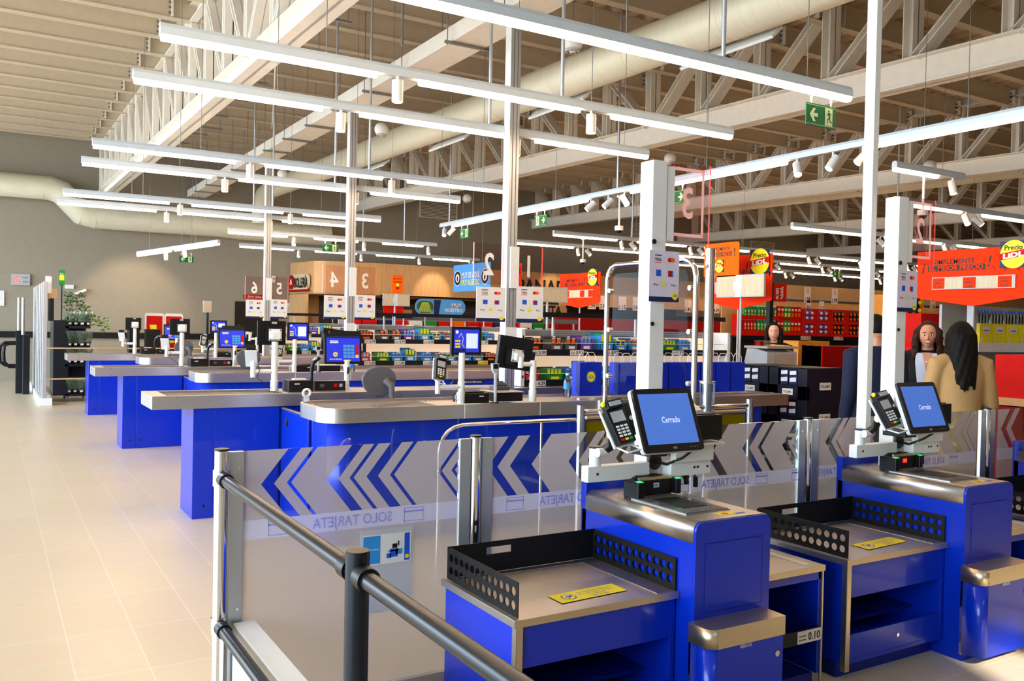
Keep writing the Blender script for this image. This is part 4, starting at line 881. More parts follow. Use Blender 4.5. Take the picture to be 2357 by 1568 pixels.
    b = MB(); b.prism([(px, py, .4) for px, py in rounded_plan(-.025, .375, -.12, 0, .042, 6, (1, 0, 0, 0))], (0, 0, .075), GOLD, True); b.text('RESIDUOS', (.16, -.1206, .392), X, Z, .012, PAPER, .06); b.build('bin_lid', t)
    # right cabinet
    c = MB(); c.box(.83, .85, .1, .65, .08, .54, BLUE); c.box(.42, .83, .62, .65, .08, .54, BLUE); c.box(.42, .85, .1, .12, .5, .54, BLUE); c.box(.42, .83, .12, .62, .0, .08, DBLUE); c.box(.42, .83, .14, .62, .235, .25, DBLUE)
    c.box(.845, .855, .09, .1, .03, .54, GOLD); c.build('shelf_cabinet', t, .002)
    b = MB(); b.box(.415, .855, .085, .66, .543, .566, STEEL2); b.box(.415, .855, .083, .085, .54, .568, GOLD); b.box(.76, .8, .12, .6, .566, .568, WHITE); b.build('steel_tray', t, .003)
    b = MB(); b.box(.42, .835, .085, .1, .235, .295, ANTH)
    for xx, tx in ((.49, '0.15'), (.76, '0.10')): price_tag(b, xx, .083, .265, tx, .15, .055)
    b.build('price_rail', t)
    # post with payment poster and number panel
    b = MB(); b.box(.22, .305, .565, .655, .85, 2.36, WHITE); b.build('post', t, .004)
    b = MB(); b.cyl((.26, .55, .995), (.26, .555, .995), .037, BLACK, 24); b.tube([(.26, .545, .995), (.3, .52, .985), (.34, .46, 1.02), (.34, .4, 1.06)], .006, BLACK, 8); b.cyl((.225, .55, 1.62), (.225, .555, 1.62), .01, INK, 10); b.cyl((.225, .55, 1.99), (.225, .555, 1.99), .012, INK, 10); b.build('cable_port', t)
    p = MB(); pay_poster(p, .195, .37, 1.72, 1.95, .548, -1, PLIL); brand_disc(p, (.345, .543, 1.75), .018); p.build('payment_poster', t)
    b = MB(); b.box(.31, .355, .57, .65, 2.0, 2.34, WHITE); b.build('panel_bracket', t, .003)
    b = MB(); b.box(.345, .6, .6, .608, 1.995, 2.375, REDGL); b.build('number_panel', t)
    b = MB(); 
    for r_ in ((.355, .56, 2.03, 2.045), (.355, .56, 2.335, 2.35), (.355, .37, 2.03, 2.35), (.545, .56, 2.03, 2.35)): b.rect((r_[0], .598, r_[2]), X*(r_[1]-r_[0]), Z*(r_[3]-r_[2]), PINKL)
    b.text(number, (.458, .597, 2.19), -X, Z, .14, PINKL, None, .02); b.rect((.595, .5985, 1.995), X*.006, Z*.38, REDE); b.build('panel_print', t)
    # cross arm
    b = MB(); b.box(-.13, .21, .53, .58, .93, .998, WHITE); b.box(.31, .55, .50, .56, .93, .998, WHITE)
    for xx in (-.08, .45, .47, .53): b.cyl((xx, .528 if xx < 0 else .498, .965), (xx, .53 if xx < 0 else .5, .965), .006, INK, 8)
    b.build('cross_arm', t, .004)
    b = MB(); b.cyl((-.075, .555, .998), (-.075, .555, 1.075), .026, WHITE, 18); b.cyl((-.075, .555, 1.075), (-.075, .555, 1.083), .028, BLACK, 18); b.cyl((-.09, .52, 1.06), (-.05, .52, 1.06), .02, WHITE, 14)
    b.tube([(-.06, .53, 1.06), (-.03, .5, 1.09), (-.06, .45, 1.15)], .02, BLACK, 10); b.cyl((-.09, .44, 1.15), (-.05, .44, 1.15), .02, WHITE, 14); b.build('reader_arm', t)
    terminal(t, Matrix.Translation((-.068, .40, 1.19)) @ Matrix.Rotation(R(-9), 4, 'Y') @ Matrix.Rotation(R(-28), 4, 'X') @ Matrix.Scale(1.02, 4))
    b = MB(Matrix.Translation((-.068, .40, 1.19)) @ Matrix.Rotation(R(-9), 4, 'Y') @ Matrix.Rotation(R(-28), 4, 'X')); b.box(.045, .09, -.0, .03, -.05, .09, BLACK); b.disc((.072, -.001, .02), X*.01, Z*.01, PAPER, 14); b.ball((-.045, -.01, .1), .012, YELLOW, 10, 8); b.build('reader_side_box', t, .003)
    T = Matrix.Translation((.145, .33, 1.215)) @ Matrix.Rotation(R(-22), 4, 'X')
    b = MB(T); b.rect((-.165, .018, -.14), X*.33, Z*.28, WHITE, .018, d=(0, .02, 0)); b.rect((-.163, .018, -.138), X*.326, Z*.276, BLACK, .017, d=(0, -.012, 0))
    b.text('NCR', (0, .0052, -.122), X, Z, .009, PAPER, .02)
    for k in range(4): b.disc((.085+.013*k, .0055, -.122), X*.0016, Z*.0016, PAPER, 8)
    b.build('touch_screen', t)
    b = MB(T); b.rect((-.14, .0052, -.105), X*.28, Z*.22, SCR); b.text('Cerrado', (.01, .0045, .0), X, Z, .026, SCRW, .1, .02); b.build('screen_image', t)
    b = MB(); b.box(.12, .22, .42, .56, 1.04, 1.075, BLACK); b.tube([(.17, .42, 1.07), (.17, .37, 1.12)], .02, BLACK, 10); b.build('screen_hinge', t, .004)
    # scanner on top
    b = MB(); b.prism([(.085, .50, .856), (.085, .50, .925), (.13, .50, .945), (.26, .50, .945), (.315, .50, .925), (.315, .50, .856)], (0, .045, 0), BLACK); b.box(.07, .105, .435, .54, .856, .93, BLACK); b.box(.30, .33, .45, .54, .862, .93, BLACK); b.box(.105, .30, .478, .50, .86, .93, INK)
    b.build('scanner', t, .006)
    b = MB(); b.box(.075, .1, .437, .46, .93, .933, GRNL); b.box(.305, .325, .452, .468, .93, .933, GRNL); b.box(.11, .295, .477, .49, .93, .942, GOLD); b.build('scanner_lights', t)
    b = MB(); b.rect((.19, .4765, .895), X*.032, Z*.02, PAPER if number == '3' else REDL); b.rect((.194, .476, .899), X*.024, Z*.012, SKYB if number == '3' else REDL); b.build('scanner_window', t)
    return t
PLIL = mat('poster_lilac', 'd6cede', .5); GRNL = mat('green_lamp', '20d070', .4, emit=1.2); REDL = mat('red_lamp', 'ff1a10', .4, emit=5)
sco(2.34, 'nearest self checkout with a Cerrado screen and black guards round its tray', '3')
sco(4.10, 'second self checkout with Cerrado screen, its scanner glowing red', '2')
sco(5.86, 'third self checkout cut off by the right edge of the picture', '1')
# printers on brackets beside the posts
for x0, lab in ((2.34, 'black receipt printer on a white bracket behind the nearest Cerrado screen'), (4.10, 'black receipt printer on a white bracket behind the second Cerrado screen')):
    p = thing('receipt_printer', lab, 'printer', (x0+.36, 3.02, 1.085)); b = MB(); b.box(0, .2, -.08, .17, .012, .125, BLACK); b.box(.02, .18, -.06, .12, .125, .13, MBLACK); b.build('case', p, .005)
    b = MB(); b.prism([(.02, .0, .135), (.12, -.03, .14), (.14, .05, .165), (.04, .08, .15)], (0, 0, .004), PAPER); b.build('paper_slip', p)
    b = MB(); b.box(-.03, .21, -.09, .18, -.012, .0, WHITE); b.box(-.04, .19, -.04, .0, -.09, -.012, WHITE); b.build('bracket', p, .003)
    b = MB(); b.tube([(.19, .14, .05), (.2, .12, -.1), (.21, .1, -.2)], .005, BLACK, 6); b.cyl((.21, .1, -.19), (.212, .1, -.24), .012, BLACK, 10); b.tube([(.0, .0, -.03), (.05, .0, -.12), (.08, .02, -.2)], .012, BLACK, 8); b.build('cable', p)
    h = thing('hand_scanner', lab.replace('receipt printer on a white bracket', 'hand scanner lying on the printer'), 'scanner', (x0+.48, 3.14, 1.218)); b = MB()
    b.tube([(-.05, 0, .04), (0, 0, .05), (.05, 0, .035)], [.026, .034, .028], BLACK, 14); b.tube([(.03, 0, .03), (.06, .0, -.0), (.065, 0, .0)], [.02, .016, .014], BLACK, 10); b.cyl((-.06, 0, .035), (-.052, 0, .038), .024, LGREY, 12); b.build('scanner_body', h)
# ================================================================ AISLE BETWEEN FENCE AND CHECKOUTS
s = thing('glass_screen', 'large chrome framed clear screen standing before the blue paper bags', 'screen', (4.4, 0, 0))
b = MB(); pth = [(0, 5.82, 0), (0, 5.82, 1.98)]+[(0, 5.82-.12*(1-math.cos(R(15*k))), 1.98+.13*math.sin(R(15*k))) for k in range(1, 7)]+[(0, 4.88+.12*(1-math.cos(R(90-15*k)))*1-.0, 2.11-.13*(1-math.sin(R(90-15*k)))) for k in range(0, 7)]
pth = [(0, 5.82, 0), (0, 5.82, 1.0), (0, 5.82, 1.98), (0, 5.805, 2.04), (0, 5.76, 2.09), (0, 5.70, 2.11), (0, 4.88, 2.11), (0, 4.82, 2.09), (0, 4.775, 2.04), (0, 4.76, 1.98), (0, 4.76, 1.0), (0, 4.76, 0)]
b.tube(pth, .022, CHROME, 14); b.build('tube_frame', s)
MB().rect((-.004, 5.74, .95), -Y*.9, Z*1.09, SCREENP, .06, d=(.008, 0, 0)).build('clear_pane', s)
for yy in (5.77, 4.81):
    for zz in (1.2, 1.58, 1.9): b = MB(); b.cyl((-.02, yy, zz), (.02, yy, zz), .018, CHROME, 14); b.build('pane_knob', s)
c = thing('chrome_post', 'tall chrome post with a glass collar behind the nearest Cerrado screen', 'post', (4.76, 5.0, 0)); MB().cyl((0, 0, 0), (0, 0, 2.22), .038, CHROME, 24).build('tube', c)
b = MB(); b.cyl((0, 0, .9), (0, 0, 1.19), .062, ACRYL, 24); b.build('glass_collar', c); b = MB(); b.cyl((0, 0, 1.185), (0, 0, 1.2), .066, CHROME, 24); b.cyl((0, 0, .9), (0, 0, .91), .066, CHROME, 24); b.build('collar_ring', c)
YGL = sheet('yellow_gate_acrylic', 'c8bc92', .6, .08, diff='8a7c5c'); YGL2 = sheet('yellow_gate_band', 'c8b818', .4, .06, diff='a89a10')
for x0, x1, lab in ((3.57, 4.42, 'chrome swing gate with yellow band left of the nearest screen'), (4.42, 5.22, 'chrome swing gate with yellow SOLO band beside the tall chrome post')):
    g = thing('swing_gate', lab, 'gate', (x0, 5.0, 0)); L = x1-x0
    b = MB(); xx = 0 if x0 < 4 else L; b.cyl((xx, 0, 0), (xx, 0, 1.05), .03, CHROME, 20); b.build('post', g)
    b = MB(); b.cyl((.03, 0, 1.0), (L-.03, 0, 1.0), .02, CHROME, 14); b.cyl((.05, 0, .96), (L-.05, 0, .96), .014, GOLD, 12); b.build('top_tube', g)
    MB().box(.05, L-.05, -.004, .004, .3, .94, YGL).build('gate_pane', g); b = MB(); b.box(.05, L-.05, -.0055, -.0045, .86, .93, YGL2); b.text('SOLO', (L*.5, -.007, .895), -X, Z, .04, INK, .14); b.build('yellow_band', g)
b = MB(); b.tube([(0, 0, 0), (0, 0, .70), (.008, 0, .75), (.03, 0, .80), (.065, 0, .84), (.115, 0, .868), (.18, 0, .882), (.3, 0, .885), (1.22, 0, .885)], .014, CHROME, 12); b.tube([(.85, 0, .88), (.85, 0, 0)], .012, CHROME, 10)
tag(b.build('bumper_rail', loc=(2.72, 5.5, 0)), 'bent chrome bumper rail in front of the nearest rounded checkout', 'rail')
# ================================================================ ENTRANCE GATES AND PLANTS AT THE LEFT
g = thing('entrance_barrier', 'row of tall bright aluminium posts on a white kerb at the far left', 'barrier', (.865, 17.5, 0))
MB().box(-.08, .12, 0, 4.6, 0, .13, WHITE).build('kerb', g, .005)
for k in range(7): b = MB(); b.box(-.045, .03, .05+k*.62, .12+k*.62, .13, 2.2-.0*k, ALU); b.build('post', g, .006)
for k in range(6): b = MB(); b.box(-.01, 0, .12+k*.62, .67+k*.62, .16, 2.18, PANEQ); b.build('glass_pane', g)
for z in (1.02, .47): b = MB(); b.cyl((.03, .05, z), (3.6, .05, z), .015, GOLD, 12); b.build('side_rail', g)
b = MB(); b.box(.0, .1, .2, .24, 2.0, 2.3, WHITE); b.build('reader_panel', g)
g = thing('swing_barrier', 'dark swing barrier with two rounded bumper hoops at the far left', 'barrier', (.5, 20.5, 0))
b = MB(); b.box(-.02, .1, -.1, .15, 0, 1.28, ANTH); b.box(.1, .22, -.4, -.15, 0, 1.2, ANTH); b.build('pedestal', g, .005); b = MB(); b.cyl((.03, 0, 1.28), (.03, 0, 1.95), .03, ALU, 14); b.cyl((.1, -.2, 1.2), (.1, -.2, 1.95), .03, ALU, 14); b.build('post', g)
for dx_ in (0, .07):
    MB().tube([(-.02, 0, 1.04-dx_*.4), (-.2+dx_, 0, 1.04-dx_*.4), (-.29+dx_, 0, .97), (-.3+dx_, 0, .8), (-.29+dx_, 0, .64), (-.2+dx_, 0, .57-dx_*.5), (-.02, 0, .57-dx_*.5)], .03, BLACK, 10).build('bumper_hoop', g)
t = thing('plant_trolley', 'dark wheeled display rack full of potted plants at the far left', 'rack', (1.03, 18.2, 0))
b = MB(); b.box(0, .04, 0, .95, .12, 1.52, ANTH); b.box(.04, .22, .0, .03, .12, 1.52, ANTH); b.box(.22, .25, 0, .03, .12, 1.6, ANTH); b.box(.0, .62, .92, .95, .12, 1.5, ANTH); b.build('side_frame', t)
for z in (.1, .66, .98, 1.37): MB().box(.2, .62, .0, .92, z, z+.045, ANTH).build('shelf_board', t)
for xx, yy in ((.25, .05), (.58, .05), (.25, .88), (.58, .88)): b = MB(); b.cyl((xx-.015, yy, .045), (xx+.015, yy, .045), .045, GREYP, 14); b.box(xx-.02, xx+.02, yy-.02, yy+.02, .06, .1, GALV); b.build('wheel', t)
for k in range(3): b = MB(); b.box(-.05-.0*k, .01, .1+.32*k, .13+.32*k, 1.5, 2.1, ANTH); b.box(-.1, .06, .05+.32*k, .09+.32*k, 1.92, 2.1, OAK); b.build('header_board', t)
b = MB(); b.rect((.08, .04, 2.16), X*.1, Z*.3, GREEN, .02, d=(0, .02, 0)); b.rect((.09, .038, 2.26), X*.08, Z*.1, YELLOW); b.cyl((.13, .05, 1.5), (.13, .05, 2.2), .012, ANTH, 8); b.text('BIO', (.13, .035, 2.38), X, Z, .03, PAPER, .06)
tag(b.build('green_sign', t), 'green and yellow topper sign')
MB().rect((-.12, .5, 2.1), X*.09, Z*.26, TAN, .02, d=(0, .02, 0)).build('topper_sign', t)
LEAF = mat('leaf_green', '3a7a28', .5, var=.3, vscale=30); LEAF2 = mat('pale_leaf', '6f9a44', .5, var=.3, vscale=30); CELLO = sheet('cellophane', 'f4fafa', .86, .12, .12, diff='e0eaea')
def plant(loc, label, seed, h=.2, leaf=LEAF, trail=False, wrap=True):
    rp = random.Random(seed); t = thing('potted_plant', label, 'plant', loc, 0, 'potted plants on the trolley')
    b = MB(); b.tube([(0, 0, 0), (0, 0, .09)], [.04, .055], BLACK, 12); b.rect((-.025, -.052, .03), X*.05, Z*.035, PAPER); b.build('pot', t)
    b = MB()
    for k in range(int(60+260*h)):
        a = rp.uniform(0, 6.28); r_ = rp.uniform(.01, .075); z = .08+rp.uniform(0, h); c = V3((r_*math.cos(a), r_*math.sin(a), z)); d = V3((math.cos(a+rp.uniform(-1, 1)), math.sin(a), rp.uniform(-.3, .8))).normalized()*.05; s_ = d.cross(Z).normalized()*.02
        b.add([c, c+d*.5+s_, c+d, c+d*.5-s_], [(0, 1, 2, 3)], leaf)
    if trail:
        for k in range(60):
            u = k/60; c = V3((.05+.32*u+rp.uniform(-.03, .03), rp.uniform(-.06, .06), .16-.1*u+rp.uniform(-.16, .1))); d = V3((rp.uniform(-1, 1), rp.uniform(-1, 1), rp.uniform(-1, .5))).normalized()*.07; s_ = d.orthogonal().normalized()*.025
            b.add([c, c+d*.5+s_, c+d, c+d*.5-s_], [(0, 1, 2, 3)], leaf)
    b.build('foliage', t)
    if wrap:
        b = MB(); b.tube([(0, 0, .06), (0, 0, h+.13)], [.06, .1], CELLO, 12, cap=False); b.build('plastic_sleeve', t)
    return t
rows = {0: (1.415, 'top'), 1: (1.025, 'second'), 2: (.705, 'third'), 3: (.145, 'bottom')}
pos = ['first', 'second', 'third', 'fourth']
for r_, (z, nm) in rows.items():
    for k in range(4): plant((1.3+.105*k, 18.27+(k % 2)*.05, z), 'potted plant in plastic sleeve on the %s shelf of the trolley, %s from left' % (nm, pos[k]), r_*10+k, .17 if r_ else .14, LEAF if (r_+k) % 2 else LEAF2)
plant((1.62, 18.6, 1.415), 'trailing plant hanging over the right end of the plant trolley', 77, .3, LEAF2, True, False)
for k in range(3): plant((1.28+.12*k, 18.6, 1.415), 'tall dark green plant at the back of the top trolley shelf, %s from left' % pos[k], 90+k, .55, LEAF, False, False)
# frames with red posters and kiosk behind the rear lane
for x, lab in ((2.86, 'white framed red and yellow poster stand, left of the pair'), (3.25, 'white framed red and yellow poster stand, right of the pair')):
    p = thing('poster_stand', lab, 'poster', (x, 20, 0)); b = MB(); b.rect((0, 0, .5), X*.38, Z*1.2, WHITE, .05, d=(0, .03, 0)); b.cyl((.19, .02, 0), (.19, .02, .5), .02, WHITE, 10); b.box(.02, .36, -.1, .14, 0, .02, WHITE); b.build('frame', p)
    b = MB(); b.rect((.03, -.002, .56), X*.32, Z*1.08, RED); b.prism([(.09, -.004, 1.45), (.23, -.004, 1.45), (.24, -.004, 1.2), (.14, -.004, 1.2)], (0, -.001, 0), YELLOW); b.prism([(.04, -.004, 1.22), (.33, -.004, 1.24), (.26, -.004, 1.08), (.12, -.004, 1.06)], (0, -.001, 0), YELLOW); b.rect((.1, -.006, 1.15), X*.16, Z*.03, NAVY); b.rect((.04, -.004, .58), X*.3, Z*.2, PINKP); b.build('poster', p)
k_ = thing('dark_kiosk', 'black waist high cabinet behind the rear lane', 'cabinet', (2.45, 19.2, 0)); MB().box(0, .2, 0, .3, 0, 1.38, ANTH).box(.33, .6, 0, .3, 0, 1.36, MBLACK).box(.2, .33, .1, .25, .9, 1.0, MBLACK).build('case', k_, .005)
m_ = thing('sensor_column', 'small brushed metal box on a dark pole behind the rear lane', 'sensor', (4.45, 21.5, 0)); MB().cyl((0, 0, 0), (0, 0, 1.75), .03, ANTH, 12).build('pole', m_); MB().box(-.11, .09, -.05, .05, 1.75, 2.03, STEEL).build('box', m_, .006)
# ================================================================ BAKERY AT THE BACK WALL
bk = thing('bakery_canopy', 'curved oak bakery canopy reading BOLLERIA on the back wall', 'canopy', (0, 0, 0))
plan = [(7.29, 24.4), (7.33, 23.9), (7.5, 22.95), (7.75, 22.72), (8.3, 22.5), (9.2, 22.42), (21.5, 22.42)]
b = MB()
for i in range(len(plan)-1):
    (xa, ya), (xb, yb) = plan[i], plan[i+1]; z0, z1 = 2.33, 3.22
    b.prism([(xa, ya, z0), (xb, yb, z0), (xb, yb, z1), (xa, ya, z1)], V3((yb-ya, xa-xb, 0)).normalized()*-.1, OAK)
b.prism([(x, y, 2.33) for x, y in plan]+[(21.5, 24.4, 2.33)], (0, 0, .03), OAK); b.build('fascia', bk)
b = MB(); b.box(7.28, 7.36, 22.95, 24.4, 0, 2.33, OAK); b.prism([(7.36, 24.25, 0), (8.0, 24.0, 0), (8.0, 24.0, 2.33), (7.36, 24.25, 2.33)], (0, .06, 0), OAK); b.build('side_panel', bk)
A_, B_ = V3((7.31, 24.25, 0)), V3((7.49, 23.0, 0)); du = (B_-A_).normalized(); nn = V3((-du.y, du.x, 0))*-1
nn = V3((-1, -.15, 0)).normalized()
b = MB(); o = A_+nn*.05; b.rect(o+Z*2.46, du*1.2, Z*.42, OAKL, .15, d=nn*.03); b.rect(o+Z*2.40+nn*.03, du*1.2, Z*.06, DRED, .02, d=nn*.02)
b.disc(o+du*.14+Z*2.67+nn*.035, du*.16, Z*.2, DRED, 24, d=nn*.02); b.tube([o+du*.08+Z*2.6+nn*.06, o+du*.14+Z*2.75+nn*.06, o+du*.2+Z*2.6+nn*.06], .012, PAPER, 6)
b.text('BOLLERÍA', o+du*.72+Z*2.65+nn*.04, du, Z, .26, INK, .82, .035); b.build('sign', bk)
b = MB(); b.rect((13.1, 22.40, 2.42), X*3.9, Z*.7, OAK, d=(0, -.03, 0)); b.text('PANADERÍA', (15.0, 22.36, 2.78), X, Z, .42, INK, 2.9, .03); b.rect((13.2, 22.36, 2.47), X*3.6, Z*.05, DRED); b.build('sign', bk)
brick('black_brick', '120e0c', '1c1512', '4a3f38')
struct(MB().box(7.9, 21.5, 24.30, 24.42, 0, 2.34, MT['black_brick']), 'wall_bakery', 'black glazed brick wall under the oak canopy')
for x, z, w, h, lab in ((10.3, 1.0, .7, 1.0, 'brown oven door panel in the black brick wall'),): tag(MB().box(0, w, -.02, 0, 0, h, TAN).box(.05, .09, -.05, -.02, h*.3, h*.7, GREYP).build('oven_panel', loc=(x, 24.29, z)), lab, 'panel')
def warm_spot(loc, aim, e, ang=50, col=(1, .75, .5)):
    l = bpy.data.lights.new('spot_beam', 'SPOT'); l.energy = e; l.spot_size = R(ang); l.spot_blend = .6; l.color = col; l.shadow_soft_size = .05
    o = bpy.data.objects.new('spot_beam', l); COL.objects.link(o); o.location = loc; o.rotation_euler = (V3(aim)-V3(loc)).to_track_quat('-Z', 'Y').to_euler()
warm_spot((6.6, 21.2, 3.2), (7.4, 23.6, 2.7), 40); warm_spot((11.0, 21.2, 3.2), (10.8, 22.4, 2.5), 60); warm_spot((14.3, 21.0, 3.2), (14.8, 22.4, 2.6), 60); warm_spot((3.2, 22.6, 3.1), (3.2, 24.4, 1.9), 90, 80)
# ---------------------------------------------------------------- hanging signs
def offer_sign(name, x, y0, y1, z0, z1, label, prices, full=True, badge=True):
    """orange sign whose face looks towards -x; reads from high y to low y"""
    t = thing(name, label, 'sign', (x, y0, 0)); U = -Y; L = y0-y1; H = z1-z0; n = -X
    b = MB(); m = z0+H*.16; b.prism([(0, 0, m), (0, -L/2, z0), (0, -L, m), (0, -L, z1), (0, 0, z1)], (.012, 0, 0), ORANGE); b.build('board', t)
    P = lambda u, v, d=.003: V3((-d, -u*L, z0+v*H)); b = MB()
    b.text('SIMPLEMENTE', P(.33, .80), U, Z, H*.09, INK, L*.36, .012); b.rect(P(.10, .63), U*L*.50, Z*H*.105, INK); b.text('EL MEJOR PRECIO', P(.35, .685, .004), U, Z, H*.085, ORANGE, L*.47, .025)
    b.text('¡', P(.065, .73), U, Z, H*.17, INK, None, .03, skew=.2); b.text('!', P(.635, .77), U, Z, H*.18, INK, None, .03, skew=.2)
    rq = random.Random(3)
    for k in range(9):
        u = .68+.29*k/8; v = .66+.05*math.sin(k*2.1); pts = [P(u+rq.uniform(-.025, .025), v+rq.uniform(-.06, .06), .0035+.0001*k) for _ in range(4)]; b.add(pts, [(0, 1, 2, 3)], DRED if k % 2 else INK)
    b.build('lettering', t)
    b = MB(); b.box(-.02, -.004, -.85*L, -.15*L, z0+.3*H, z0+.52*H, LGREY); b.rect(P(.165, .315, .021), U*L*.67, Z*H*.19, OAKL)
    for u, pz in prices:
        b.rect(P(u-.055, .315, .022), U*L*.11, Z*H*.19, ORANGE); b.text(pz, P(u, .345, .023), U, Z, H*.05, INK, L*.055, .02); b.rect(P(u-.035, .41, .023), U*L*.06, Z*H*.015, INK); b.rect(P(u-.045, .46, .023), U*L*.08, Z*H*.008, INK)
    b.build('price_strip', t)
    if badge: lidl_badge(t, P(.83, .86, .01), U, .13*H/.56)
    b = MB(); b.cyl((.02, -L/2, 0), (.02, -L/2, z0+.1), .015, LGREY, 10); b.cyl((.02, -L/2, 0), (.02, -L/2, .02), .12, LGREY, 16); b.build('stand_pole', t)
    return t
def lidl_badge(t, c, U, r):
    n = -X if abs(U.y) > .5 else -Y; b = MB(); c = V3(c)+n*.004
    b.rect(c-U*r*1.0-Z*r*.95, U*r*2, Z*r*1.9, NAVY, d=-n*.003); b.disc(c+n*.002, U*r*.98, Z*r*1.02, YELLOW, 32)
    b.add([c+n*.004-U*r*1.05-Z*r*.42, c+n*.004+U*r*1.0-Z*r*.12, c+n*.004+U*r*1.0+Z*r*.36, c+n*.004-U*r*1.05+Z*r*.06], [(0, 1, 2, 3)], RED)
    b.text('Precio', c+n*.005+Z*r*.5, U, Z, r*.36, INK, r*1.3, .02); b.text('LiDL', c+n*.006-Z*r*.05, (U+Z*.12), Z, r*.34, PAPER, r*1.5, .05); b.build('price_badge', t)
offer_sign('offer_sign', 8.8, 13.05, 11.84, 1.92, 2.53, 'smaller orange offer sign with round badge, left of the clear screen', [(.22, '0.45'), (.6, '0.75'), (.8, '1.20')])
offer_sign('offer_sign', 8.8, 6.0, 4.72, 1.9, 2.50, 'largest orange offer sign with prices 1.15, 1.09 and 1.15 at the right', [(.21, '1.15'), (.48, '1.09'), (.77, '1.15')])
offer_sign('offer_sign', 8.8, 9.30, 8.09, 1.88, 2.62, 'orange offer sign mostly hidden behind the chrome post', [(.6, '0.89')])
t = thing('offer_sign', 'warm orange rounded card with badge above the pale wood price holder', 'sign', (8.4, 8.94, 0)); b = MB(); b.rect((0, 0, 2.3), -Y*.65, Z*.46, ORANGE2, .04, d=(.01, 0, 0)); b.text('SIMPLEMENTE', (-.002, -.3, 2.68), -Y, Z, .045, INK, .36, .012); b.rect((-.002, -.1, 2.58), -Y*.42, Z*.055, INK); b.text('EL MEJOR PRECIO', (-.003, -.31, 2.607), -Y, Z, .042, ORANGE2, .4, .02); b.text('!', (-.002, -.57, 2.63), -Y, Z, .1, INK, None, .03); b.build('board', t); lidl_badge(t, (-.004, -.3, 2.45), -Y, .085)
def holder(x, y, w, z0, z1, label, circ=True, U=None):
    t = thing('price_holder', label, 'price holder', (x, y, 0)); U = U or -Y; n = -X if abs(U.y) > .5 else -Y
    b = MB(); b.rect((0, 0, z0), U*w, Z*(z1-z0), LGREY, d=-n*.03); b.rect(n*.002+U*.015+Z*(z0+.015), U*(w-.03), Z*(z1-z0-.03), OAKL)
    if circ:
        b.rect(n*.003+U*(w*.42)+Z*z0, U*w*.12, Z*(z1-z0), PSLV2); b.disc(n*.0035+U*(w*.42)+Z*((z0+z1)/2), U*w*.06, Z*(z1-z0)*.25, PSLV2, 16)
    b.build('board', t); b = MB(); b.cyl(U*w*.48-n*.05+Z*0, U*w*.48-n*.05+Z*z1, .016, LGREY, 10); b.cyl(U*w*.48-n*.05, U*w*.48-n*.05+Z*.02, .1, LGREY, 14); b.build('stand_pole', t); return t
PSLV2 = mat('pale_blue_plastic', 'c3d6e4', .3)
holder(8.4, 8.69, .84, 2.03, 2.32, 'pale wood price holder under the warm orange card'); holder(6.02, 9.55, .55, 1.91, 2.11, 'pale wood price holder right of the payment posters of column 1', False, X*1.0)
holder(5.8, 14.0, .5, 1.89, 2.1, 'pale wood price holder below the small orange card', True, X*1.0)
t = thing('offer_sign', 'small warm orange card on a pole above the rear pale wood holder', 'sign', (5.96, 14.0, 0)); b = MB(); b.rect((0, 0, 2.11), X*.2, Z*.32, ORANGE2, .02, d=(0, .01, 0)); b.text('MEJOR PRECIO', (.1, -.002, 2.36), X, Z, .025, DRED, .16); b.rect((.02, -.002, 2.3), X*.16, Z*.012, DRED); b.disc((.1, -.002, 2.25), X*.03, Z*.035, YELLOW, 14); b.rect((.07, -.003, 2.18), X*.06, Z*.05, RED); b.build('board', t)
t = thing('offer_sign', 'orange exclamation card behind lane panel 1', 'sign', (5.62, 9.6, 0)); b = MB(); b.rect((0, 0, 2.1), X*.26, Z*.3, ORANGE, d=(0, .01, 0)); b.text('EL MEJOR', (.11, -.002, 2.33), X, Z, .03, INK, .16); b.rect((.02, -.002, 2.27), X*.18, Z*.02, INK); b.text('!', (.23, -.002, 2.31), X, Z, .07, INK, None, .03); b.build('board', t); MB().cyl((.13, .03, 0), (.13, .03, 2.15), .014, LGREY, 8).build('stand_pole', t)
t = thing('hanging_sign', 'blue hanging sign reading MUY DE AQUI, MUY NUESTRO', 'sign', (8.8, 17.25, 0)); b = MB(); b.rect((0, 0, 2.31), -Y*1.65, Z*.58, SKYB, d=(.015, 0, 0)); b.text('MUY DE AQUÍ,', (-.003, -.80, 2.66), -Y, Z, .12, PAPER, .8, .015); b.text('MUY NUESTRO', (-.003, -.80, 2.50), -Y, Z, .12, YELLOW, .8, .015)
for u in (.2, 1.43): b.disc((-.003, -u, 2.6), Y*.17, Z*.17, PAPER, 24); b.disc((-.004, -u, 2.6), Y*.155, Z*.155, INK, 24); b.disc((-.005, -u, 2.6), Y*.09, Z*.09, PAPER, 20); b.disc((-.006, -u, 2.59), Y*.035, Z*.06, INK, 12)
b.build('board', t); b = MB(); b.cyl((0, -.4, 2.88), (0, -.4, 3.05+2.95), .003, GALV, 5); b.cyl((0, -1.3, 2.88), (0, -1.3, 5.99), .003, GALV, 5); b.build('hanging_wire', t)
t = thing('shelf_sign', 'rounded blue sign MUY NUESTRO with bananas above the middle shelves', 'sign', (6.5, 14.2, 0)); b = MB(); b.rect((0, 0, 1.76), X*1.0, Z*.28, SKYB, .13, d=(0, .02, 0)); b.rect((.03, -.002, 1.785), X*.32, Z*.22, mat('dark_leaf_print', '3f5a34', .5, var=.4, vscale=30), .1)
BAN = mat('green_banana', '9ab84a', .5)
